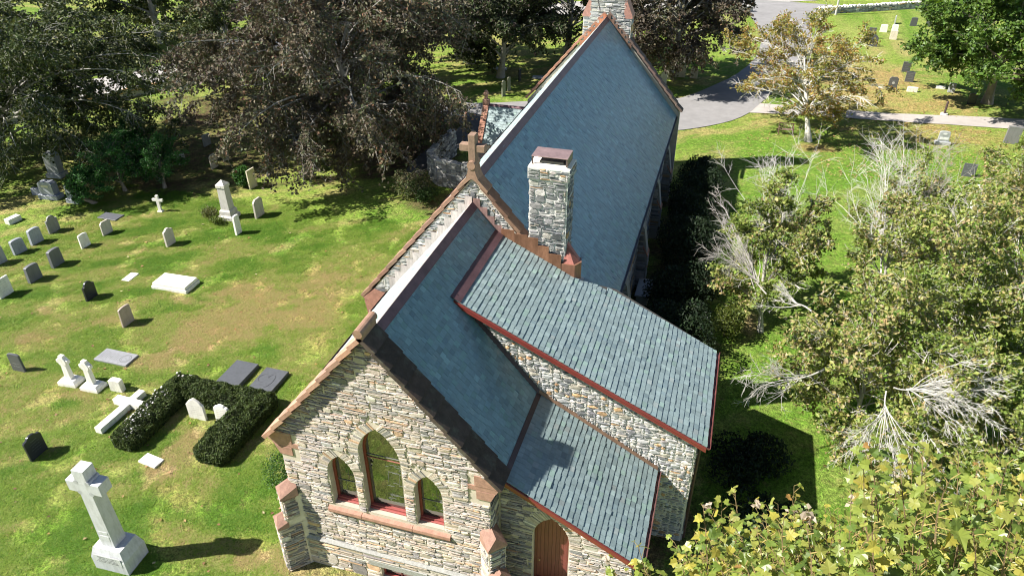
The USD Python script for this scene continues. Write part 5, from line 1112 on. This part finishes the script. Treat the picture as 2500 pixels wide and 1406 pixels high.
for lab, sd, bs, tips, fk, n_, cl in (
        ('upright fan of bare white twigs in front of the footpath lawn', 601, (13.0, 21.5, 3.2), [(10.6, 25.0, 8.0), (12.0, 26.4, 8.9), (13.6, 26.2, 8.6), (14.6, 24.4, 7.6)], .3, 26, (.58, .56, .51)),
        ('tallest bare white leader standing above the olive trees', 602, (18.6, 22.4, 3.0), [(15.8, 27.5, 8.2), (17.8, 29.2, 9.4), (19.4, 29.0, 9.4), (16.0, 24.8, 6.2), (20.8, 27.0, 8.2)], .3, 34, (.60, .58, .53)),
        ('brownish bare twigs right of the tallest white leader', 603, (19.8, 24.8, 3.4), [(18.8, 29.6, 8.2), (20.8, 29.8, 8.4), (22.4, 28.0, 7.6)], .3, 26, (.40, .36, .32)),
        ('bare twigs pointing left over the dark shrubs along the nave', 604, (12.6, 18.6, 3.6), [(9.8, 19.8, 5.2), (9.6, 21.4, 6.2), (10.2, 24.0, 7.2), (9.9, 17.6, 4.8)], .3, 26, (.48, .45, .41)),
        ('bare white branch reaching left towards the side wing', 605, (14.8, 11.6, 4.6), [(11.7, 9.6, 5.0), (11.5, 10.8, 4.7), (12.4, 8.2, 4.2), (11.9, 8.4, 4.0)], .45, 12, (.52, .50, .45)),
        ('short bare twigs above the white branch by the side wing', 606, (14.2, 14.4, 5.6), [(12.4, 14.8, 6.0), (12.1, 14.0, 5.8), (12.9, 15.4, 6.4)], .4, 9, (.55, .53, .48)),
        ('dense fan of lichen white twigs above the sycamore', 607, (16.6, 8.4, 6.6), [(19.4, 10.4, 7.8), (20.4, 9.0, 7.4), (19.6, 7.4, 6.4), (19.9, 9.8, 6.6), (18.2, 6.4, 5.6)], .25, 40, (.56, .54, .49)),
        ('forked white bare boughs hanging left of the lichen white fan', 608, (16.4, 8.4, 6.4), [(14.6, 5.6, 5.0), (16.0, 4.6, 4.8), (17.6, 4.8, 4.8), (18.8, 5.6, 5.2), (14.2, 6.8, 5.2)], .3, 24, (.52, .50, .45)),
        ('wide fan of bare pale stems leaning right at the picture edge', 609, (24.2, 20.8, 4.0), [(27.4, 29.5, 7.6), (28.8, 28.0, 7.4), (26.4, 30.0, 7.4), (29.4, 26.0, 6.6)], .35, 22, (.55, .51, .45))):
    bare_fan(lab, sd, bs, tips, fk, r0=.03 if sd > 606 else .045, n=max(6, n_ * 2 // 3), col=np.array(cl) * .74)
def bush(name, label, seed, x, y, rx, ry, h, n, leaf, pal, mat='leaf', up=.5, group=None, cat='shrub', lobes=7, stem=(.12, .09, .06)):
    r = np.random.default_rng(seed); p = thing(name, label, cat, (x, y, 0), 0, group)
    lc = np.c_[r.uniform(-.5, .5, lobes) * rx, r.uniform(-.5, .5, lobes) * ry, r.uniform(.35, .62, lobes) * h]; lr = np.c_[r.uniform(.42, .66, lobes) * rx, r.uniform(.42, .66, lobes) * ry, r.uniform(.3, .42, lobes) * h]
    k = r.integers(lobes, size=n); d = rnd_unit(r, n); rad = r.uniform(.55, 1.06, (n, 1)) ** .6
    C = lc[k] + d * lr[k] * rad + r.normal(0, .05, (n, 3)); C = C[C[:, 2] > .04]
    V, F = leaf_quads(r, C, *leaf, up); put(p, 'foliage', V, F, mat, palette(r, C + [x, y, 0], pal, None, .9, .45, seed), kind='stuff')
    e = lc + d[:lobes] * lr * .7; P = bez(np.zeros((lobes, 3)) + r.normal(0, .06, (lobes, 3)) * [1, 1, 0], lc * .5, e, 5); V, F = tubes(P, np.array([[.03, .026, .02, .014, .008]]) * np.ones((lobes, 1)), 5); put(p, 'stems', V, F, 'bark', stem, kind='stuff')
    return p
RHO = [(.007, .015, .006), (.010, .022, .008), (.016, .030, .010), (.006, .012, .006)]
for k, (x, y, rx, ry, h, lab) in enumerate(((8.2, 39.0, 1.7, 2.3, 3.0, 'dark evergreen shrub at the far end of the row along the nave'), (8.0, 35.3, 2.0, 2.6, 3.4, 'dark evergreen shrub second from the far end along the nave'), (7.9, 30.8, 2.1, 2.7, 3.3, 'dark evergreen shrub in the middle of the row along the nave'), (8.3, 26.4, 2.2, 2.6, 3.5, 'dark evergreen shrub beside the white twig tips along the nave'), (8.6, 21.6, 2.2, 2.4, 3.3, 'dark evergreen shrub by the grey stone block along the nave'), (8.4, 17.2, 2.2, 2.4, 3.1, 'dark evergreen shrub beside the small bright green one, second nearest the wing'), (8.4, 13.4, 1.9, 1.9, 2.2, 'dark evergreen shrub in the corner behind the side wing'))):
    bush('evergreen_shrub', lab, 200 + k, x, y, rx, ry, h, 7500, (.17, .085), RHO, 'dull_leaf')
bush('evergreen_shrub', 'low dark undergrowth shrub in the shade beside the wing eave', 214, 12.4, 9.6, 1.7, 2.0, 1.3, 3800, (.17, .085), RHO, 'dull_leaf')
bush('evergreen_shrub', 'low dark undergrowth shrub in the shade between the wing and the sycamore', 215, 13.4, 6.4, 1.9, 1.7, 1.2, 3800, (.17, .085), RHO, 'dull_leaf')
bush('yew_shrub', 'sunlit yellow green top of a shrub between the dark shrubs and olive trees', 208, 11.0, 19.6, .9, 1.1, 2.3, 2600, (.14, .08), [(.06, .085, .015), (.09, .115, .02), (.04, .06, .012)])
bush('yew_shrub', 'small bright green shrub poking from the dark row under the twig tips', 209, 10.5, 25.2, .7, .9, 2.2, 1800, (.14, .08), [(.05, .09, .015), (.07, .11, .02)])
BOX = [(.028, .075, .014), (.04, .10, .018), (.055, .125, .022), (.02, .05, .01)]
for k, (x, y, rx, ry, h, lab) in enumerate(((-6.0, 2.9, 1.2, 1.3, 2.3, 'round clipped green bush at the front left corner of the church'), (-6.9, 6.6, 1.3, 2.4, 1.9, 'long clipped green bush half hidden by the front gable coping'), (-6.8, 12.3, 1.3, 1.5, 2.0, 'clipped green bush beside the kneeler of the nave gable'), (-6.9, 14.6, 1.0, 1.0, 1.5, 'small clipped green bush just behind the nave gable kneeler'), (-8.0, 25.0, 1.2, 1.4, 2.0, 'clipped green bush showing beyond the nave gable coping'))):
    bush('clipped_bush', lab, 220 + k, x, y, rx, ry, h, 9000, (.075, .05), BOX, lobes=9)
bush('flowering_shrub', 'loose shrub with pale faded leaves on the shade edge left of the curved wall', 230, -12.9, 31.3, 1.7, 1.5, 2.1, 3600, (.14, .08), [(.03, .05, .014), (.05, .07, .02), (.15, .14, .07), (.08, .06, .035)], 'dull_leaf')
bush('flowering_shrub', 'dark green shrub at the foot of the curved wall', 231, -11.2, 30.6, 1.0, .9, 1.3, 1700, (.12, .07), [(.03, .06, .014), (.045, .08, .02)], 'dull_leaf')
bush('ivy_bush', 'bright green leafy bush hugging the cream flat topped headstone', 232, -26.1, 29.25, .85, .8, 1.75, 2600, (.16, .10), [(.035, .10, .02), (.05, .13, .028), (.025, .07, .014)])
bush('small_plant', 'yellow green plant at the front foot of the obelisk', 233, -24.2, 23.2, .75, .45, .55, 900, (.11, .07), [(.07, .11, .02), (.10, .14, .03)], cat='plant')
bush('small_plant', 'spreading olive plant left of the obelisk', 234, -25.6, 24.0, .9, .7, .6, 1000, (.11, .06), [(.06, .08, .02), (.09, .10, .03)], cat='plant')
YEW = [(.022, .085, .02), (.032, .11, .024), (.045, .13, .028), (.014, .05, .012)]
for k, (x, y, r_, h, lab) in enumerate(((-34.6, 26.0, 2.6, 4.6, 'largest dark evergreen of the clump under the left beech'), (-32.0, 27.3, 2.1, 4.2, 'dark evergreen with a forked grey trunk right in the clump'), (-35.2, 23.6, 1.7, 3.0, 'low dark evergreen at the front left of the clump'), (-36.2, 29.0, 2.0, 4.4, 'dark evergreen at the back of the clump'))):
    tree('evergreen_tree', lab, 'tree', 240 + k, (x, y, 0), (x + .1, y, h * .58), (r_, r_, h * .42), .13, .2, limbs=14, subs=9, twigs=7, per=14, leaf=(.14, .07), pal=YEW, mat='dull_leaf', low=-.5, loose=.1, bark=(.22, .19, .16))

# clipped hedge in a U round the two white headstones
hd = thing('clipped_hedge', 'dark clipped yew hedge in a U shape round two white headstones', 'hedge', (-12.5, 5, 0))
r = np.random.default_rng(300); parts = [(-2.98, -2.3, -1.55, 2.55), (-2.98, 1.15, 2.95, 2.62), (1.15, -1.95, 2.9, 2.6)]
def in_hedge(P):
    ok = np.zeros(len(P), bool)
    for x0, y0, x1, y1 in parts:
        cx, cy, hx, hy_ = (x0 + x1) / 2, (y0 + y1) / 2, (x1 - x0) / 2, (y1 - y0) / 2
        q = np.abs(P[:, :2] - [cx, cy]) - [hx - .42, hy_ - .42]; dd = np.linalg.norm(np.maximum(q, 0), axis=1) + np.minimum(q.max(1), 0)
        top = .86 - .24 * np.clip((dd + .16) / .56, 0, 1) ** 2
        ok |= (dd < .42 - .10 * np.clip(.3 - P[:, 2], 0, 1)) & (P[:, 2] < top + (meshkit.noise(np.c_[P[:, :2] * 4.0, P[:, 2:]], 3) - .5) * .28)
    return ok
P = r.uniform([-3.2, -2.5, .02], [3.15, 2.85, .98], (620000, 3)); P = P[in_hedge(P)]
deep = in_hedge(P + [0, 0, .10]) & in_hedge(P + [.1, 0, 0]) & in_hedge(P - [.1, 0, 0]) & in_hedge(P + [0, .1, 0]) & in_hedge(P - [0, .1, 0])
shell = P[~deep]; shell = shell[:38000]; inner = P[deep][:14000]; C = np.vstack([shell, inner])
V, F = leaf_quads(r, C, .10, .05, .5); put(hd, 'foliage', V, F, 'dull_leaf', palette(r, C, [(.022, .036, .010), (.04, .062, .016), (.07, .10, .026), (.030, .046, .012)], None, 3.0, .6, 4), kind='stuff')
shade_core = MB()
for x0, y0, x1, y1 in parts: shade_core.add(bx((x0 + .25, y0 + .25, 0), (x1 - .25, y1 - .25, .62), .1), (.012, .012, .008))
shade_core.build(hd, 'branches', 'bark', kind='stuff')  # solid dark block, no branches; paints the shaded inside of the hedge
fl = shell[(shell[:, 0] < -1.9) & (shell[:, 2] > .55) & (meshkit.noise(shell * [1.1, 1.1, 0] + 7, 5) > .52)]; fl = fl[r.permutation(len(fl))[:150]] + [0, 0, .03]
V, F = leaf_quads(r, fl, .10, .09, 1.5); put(hd, 'blossom', V, F, 'leaf', (.72, .68, .70), kind='stuff')

# sycamore close below the camera
SY = thing('sycamore_tree', 'sycamore crown with large yellow green lobed leaves filling the lower right corner', 'tree', (12.4, -12.6, 0))
r = np.random.default_rng(400)
SB_ = np.array([12.4, -12.6, 0.0]); SC, SRr = np.array([11.9, -13.2, 13.55]), np.array([4.2, 5.1, 7.4])
t = np.linspace(0, 1, 9); TP = np.array([0, 0, -.2]) + np.array([0, 0, 15.5]) * t[:, None] + np.sin(t * 3)[:, None] * [.4, .2, 0]
V, F = tubes(TP[None], (.42 * (1 - .8 * t))[None], 10); put(SY, 'trunk', V, F, 'bark', (.36, .33, .27), smooth=60)
nl = 30; ph = np.arange(nl) * 2.39996; el = np.linspace(-.25, 1, nl); D = np.c_[np.sqrt(1 - el ** 2) * np.cos(ph), np.sqrt(1 - el ** 2) * np.sin(ph), el]
tip = SC - SB_ + D * SRr * .82; A = np.stack([np.interp(np.clip((tip[:, 2] - 4) / 15.5, .3, .95), t, TP[:, j]) for j in range(3)], 1)
LP = bez(A, (A + tip) / 2 + [0, 0, .5] + r.normal(0, .3, (nl, 3)), tip, 8)
for q in range(nl): V, F = tubes(LP[q:q + 1], (.12 * np.linspace(1, .2, 8))[None], 6); put(SY, 'limb', V, F, 'bark', (.36, .33, .27))
ns = 4700; d = rnd_unit(r, ns * 5); d = d[(d[:, 2] > -.2) & (d @ unit(EYE - SC - [0, 0, 0]) > .05)][:ns]; ns = len(d)
lump = .88 + .26 * meshkit.fbm(d * 2.6 + 5, 3, 3)[:, None]
SHT = SC - SB_ + d * SRr * lump * r.uniform(.80, 1.04, (ns, 1))          # tips of the leafy shoots
sdir = d * [1, 1, .8] + [0, 0, .75] + r.normal(0, .22, (ns, 3)); sdir /= np.linalg.norm(sdir, axis=1, keepdims=True)
sl = r.uniform(.3, .8, ns); SHA = SHT - sdir * sl[:, None] - d * .15
SHP = bez(SHA, (SHA + SHT) / 2 + r.normal(0, .05, (ns, 3)), SHT, 5)
V, F = tubes(SHP, np.array([[.006, .0055, .005, .004, .0025]]) * np.ones((ns, 1)), 3, cap=False); put(SY, 'shoots', V, F, 'bark', (.17, .12, .06), kind='stuff')
OUT = np.array([(0, -.02), (.18, -.18), (.44, -.12), (.38, .06), (.60, .24), (.42, .30), (.52, .52), (.30, .50), (.16, .70), (0, 1.0), (-.16, .70), (-.30, .50), (-.52, .52), (-.42, .30), (-.60, .24), (-.38, .06), (-.44, -.12), (-.18, -.18)])
per = 13; qi = np.repeat(np.arange(ns), per); uu = np.tile(np.linspace(.15, 1, per), ns); fi = uu * 4; i0 = np.minimum(fi.astype(int), 3); fr = (fi - i0)[:, None]
B0 = SHP[qi, i0] * (1 - fr) + SHP[qi, i0 + 1] * fr; ax = np.repeat(sdir, per, 0); side = np.cross(ax, rnd_unit(r, len(ax))); side /= np.linalg.norm(side, axis=1, keepdims=True)
pet = side * .8 + ax * .55; pet /= np.linalg.norm(pet, axis=1, keepdims=True); pl_ = r.uniform(.05, .16, (len(ax), 1)) * (1.25 - uu[:, None] * .8); LB = B0 + pet * pl_
dist = np.linalg.norm(LB + SB_ - EYE, axis=1); okd = dist > 2.6
Nn = ax * .35 + np.array([0, 0, .85]) + side * .35 + SUN * .2 + rnd_unit(r, len(ax)) * .75; Nn /= np.linalg.norm(Nn, axis=1, keepdims=True)
Tn = pet - Nn * (pet * Nn).sum(1, keepdims=True); Tn /= np.linalg.norm(Tn, axis=1, keepdims=True); Bn = np.cross(Nn, Tn)
size = r.uniform(.055, .12, len(ax)) * (1.12 - .5 * uu); curl = r.normal(.15, .28, len(ax)); fold = r.uniform(-.25, .6, len(ax))
o = np.vstack([OUT, [[0, .28]]]); n_o = len(OUT)
VL = LB[:, None] + size[:, None, None] * (o[None, :, :1] * Bn[:, None] + o[None, :, 1:] * Tn[:, None] + (fold[:, None] * np.abs(o[None, :, 0]) - curl[:, None] * o[None, :, 1] ** 2 + .03 * np.sin(o[None, :, 0] * 9 + curl[:, None] * 30))[..., None] * Nn[:, None])
FL = np.c_[np.full(n_o, n_o), np.arange(n_o), (np.arange(n_o) + 1) % n_o]
SYP = np.array([(.13, .185, .034), (.19, .235, .045), (.25, .265, .06), (.30, .275, .05), (.09, .14, .028), (.27, .23, .05), (.27, .16, .05), (.21, .10, .05)])
TL = SYP[r.choice(len(SYP), len(ax), p=[.24, .29, .20, .11, .13, .02, .008, .002])] * (1 + r.normal(0, .12, (len(ax), 1)))
cen = VL[:, n_o] + SB_; dd = cen - EYE; zc = dd @ FWD; inview = (np.abs(FOCAL_PX * (dd @ RIGHT) / zc) < 1250) & (np.abs(FOCAL_PX * (dd @ UP) / zc) < 703) & (zc > 0)
rank = np.where(okd & inview, size / dist, -1); big = np.argsort(-rank)[:300]; isb = np.zeros(len(ax), bool); isb[big] = True
vt = np.ones((n_o + 1, 1)); vt[[4, 6, 9, 12, 14]] = 1.22; vt[[3, 7, 11, 15]] = .85; vt[n_o] = 1.0
for q in big: put(SY, 'leaf', VL[q], FL, 'glossy_leaf', TL[q] * vt)
near = (np.abs(FOCAL_PX * (dd @ RIGHT) / zc) < 1420) & (np.abs(FOCAL_PX * (dd @ UP) / zc) < 900) & (zc > 0); rest_ = np.where(okd & ~isb & (near | (r.random(len(ax)) < .3)))[0]; LO = np.array([0, 2, 4, 5, 6, 8, 9, 10, 12, 13, 14, 16, n_o]); n_l = len(LO) - 1; FLL = np.c_[np.full(n_l, n_l), np.arange(n_l), (np.arange(n_l) + 1) % n_l]
put(SY, 'foliage', VL[rest_][:, LO].reshape(-1, 3), (FLL[None] + (np.arange(len(rest_)) * (n_l + 1))[:, None, None]).reshape(-1, 3), 'glossy_leaf', (TL[rest_][:, None] * vt[None][:, LO]).reshape(-1, 3), kind='stuff')
stk = np.argsort(-rank)[:7000]; V, F = tubes(np.stack([B0, LB], 1)[stk], np.array([[.003, .002]]) * np.ones((len(stk), 1)), 3, cap=False); put(SY, 'leaf_stalks', V, F, 'pale_twig', (.30, .22, .08), kind='stuff')
sel = r.choice(ns, 130, replace=False); bl = MB()
for s_ in sel:
    c = SHT[s_] + sdir[s_] * .05
    V, F = leaf_quads(r, c + r.normal(0, .022, (9, 3)), .05, .035, .2); bl.add((V, F), (.46, .38, .30))
bl.build(SY, 'seed_tufts', 'leaf', kind='stuff')

# fallen leaves on the east lawn and under the sycamore
r = np.random.default_rng(500)
C = np.vstack([np.c_[r.uniform(17, 37, 2600), r.uniform(44, 59, 2600)], np.c_[r.uniform(11, 18, 300), r.uniform(46, 58, 300)], np.c_[r.uniform(-30, -6, 220), r.uniform(-2, 24, 220)], np.c_[r.uniform(22, 36, 900), r.uniform(62, 80, 900)]])
C = np.c_[C, np.full(len(C), .03)]
V, F = leaf_quads(r, C, .15, .11, 3.0); put('/World', 'fallen_leaves', V, F, 'dull_leaf', palette(r, C, [(.34, .25, .10), (.30, .19, .07), (.26, .16, .08), (.40, .33, .17)]), kind='stuff')
note('/World/fallen_leaves', 'scattered tan fallen leaves on the east lawn', 'leaves')

# tufts of longer blades in the lawn nearest the camera and round the stones
r = np.random.default_rng(600)
tuft = UsdGeom.PointInstancer.Define(stage, '/World/grass_tufts'); note('/World/grass_tufts', 'uneven tufts of longer grass in the near lawn', 'grass', kind='stuff')
protos = []
for k, col in enumerate(((.105, .215, .022), (.19, .28, .042), (.27, .305, .085), (.36, .295, .13))):
    n = 26; c = np.c_[r.normal(0, .10, (n, 2)), np.zeros(n)]; a = r.uniform(0, 6.283, n); h = r.uniform(.015, .055, n); w = .011
    dv = np.c_[np.cos(a), np.sin(a), np.zeros(n)]; sv = np.c_[-np.sin(a), np.cos(a), np.zeros(n)]
    V = np.stack([c - sv * w, c + sv * w, c + dv * r.uniform(.05, .12, n)[:, None] + Z * h[:, None]], 1).reshape(-1, 3) - [0, 0, .02]
    protos.append(put('/World/grass_tufts', 'tuft', V, np.arange(3 * n).reshape(-1, 3), 'blade', np.repeat(np.array(col) * r.uniform(.75, 1.25, (n, 1)), 3, 0)))
n = 70000
Pn = np.c_[r.uniform(-36, -4.2, n), r.uniform(-5, 27, n)]
f = meshkit.fbm(np.c_[Pn * .9, np.zeros(n)], 3, 17); g_ = ground_tint(Pn[:, 0], Pn[:, 1])
Pn, g_ = Pn[f > .36], g_[f > .36]
k = np.clip(np.searchsorted([.11, .18, .25], g_[:, 0]) + r.choice([-1, -1, 0, 0, 0, 1], len(Pn)), 0, 3)
tuft.CreatePrototypesRel().SetTargets([Sdf.Path(q) for q in protos])
tuft.CreatePositionsAttr(Vt.Vec3fArray.FromNumpy(np.c_[Pn, np.full(len(Pn), .0)].astype(np.float32)))
tuft.CreateProtoIndicesAttr(Vt.IntArray.FromNumpy(k.astype(np.int32)))
hz = r.uniform(0, math.pi, len(Pn)); tuft.CreateOrientationsAttr(Vt.QuathArray([Gf.Quath(float(math.cos(a)), 0, 0, float(math.sin(a))) for a in hz]))
s = r.uniform(.6, 1.35, (len(Pn), 1)) * np.ones(3); tuft.CreateScalesAttr(Vt.Vec3fArray.FromNumpy(s.astype(np.float32)))
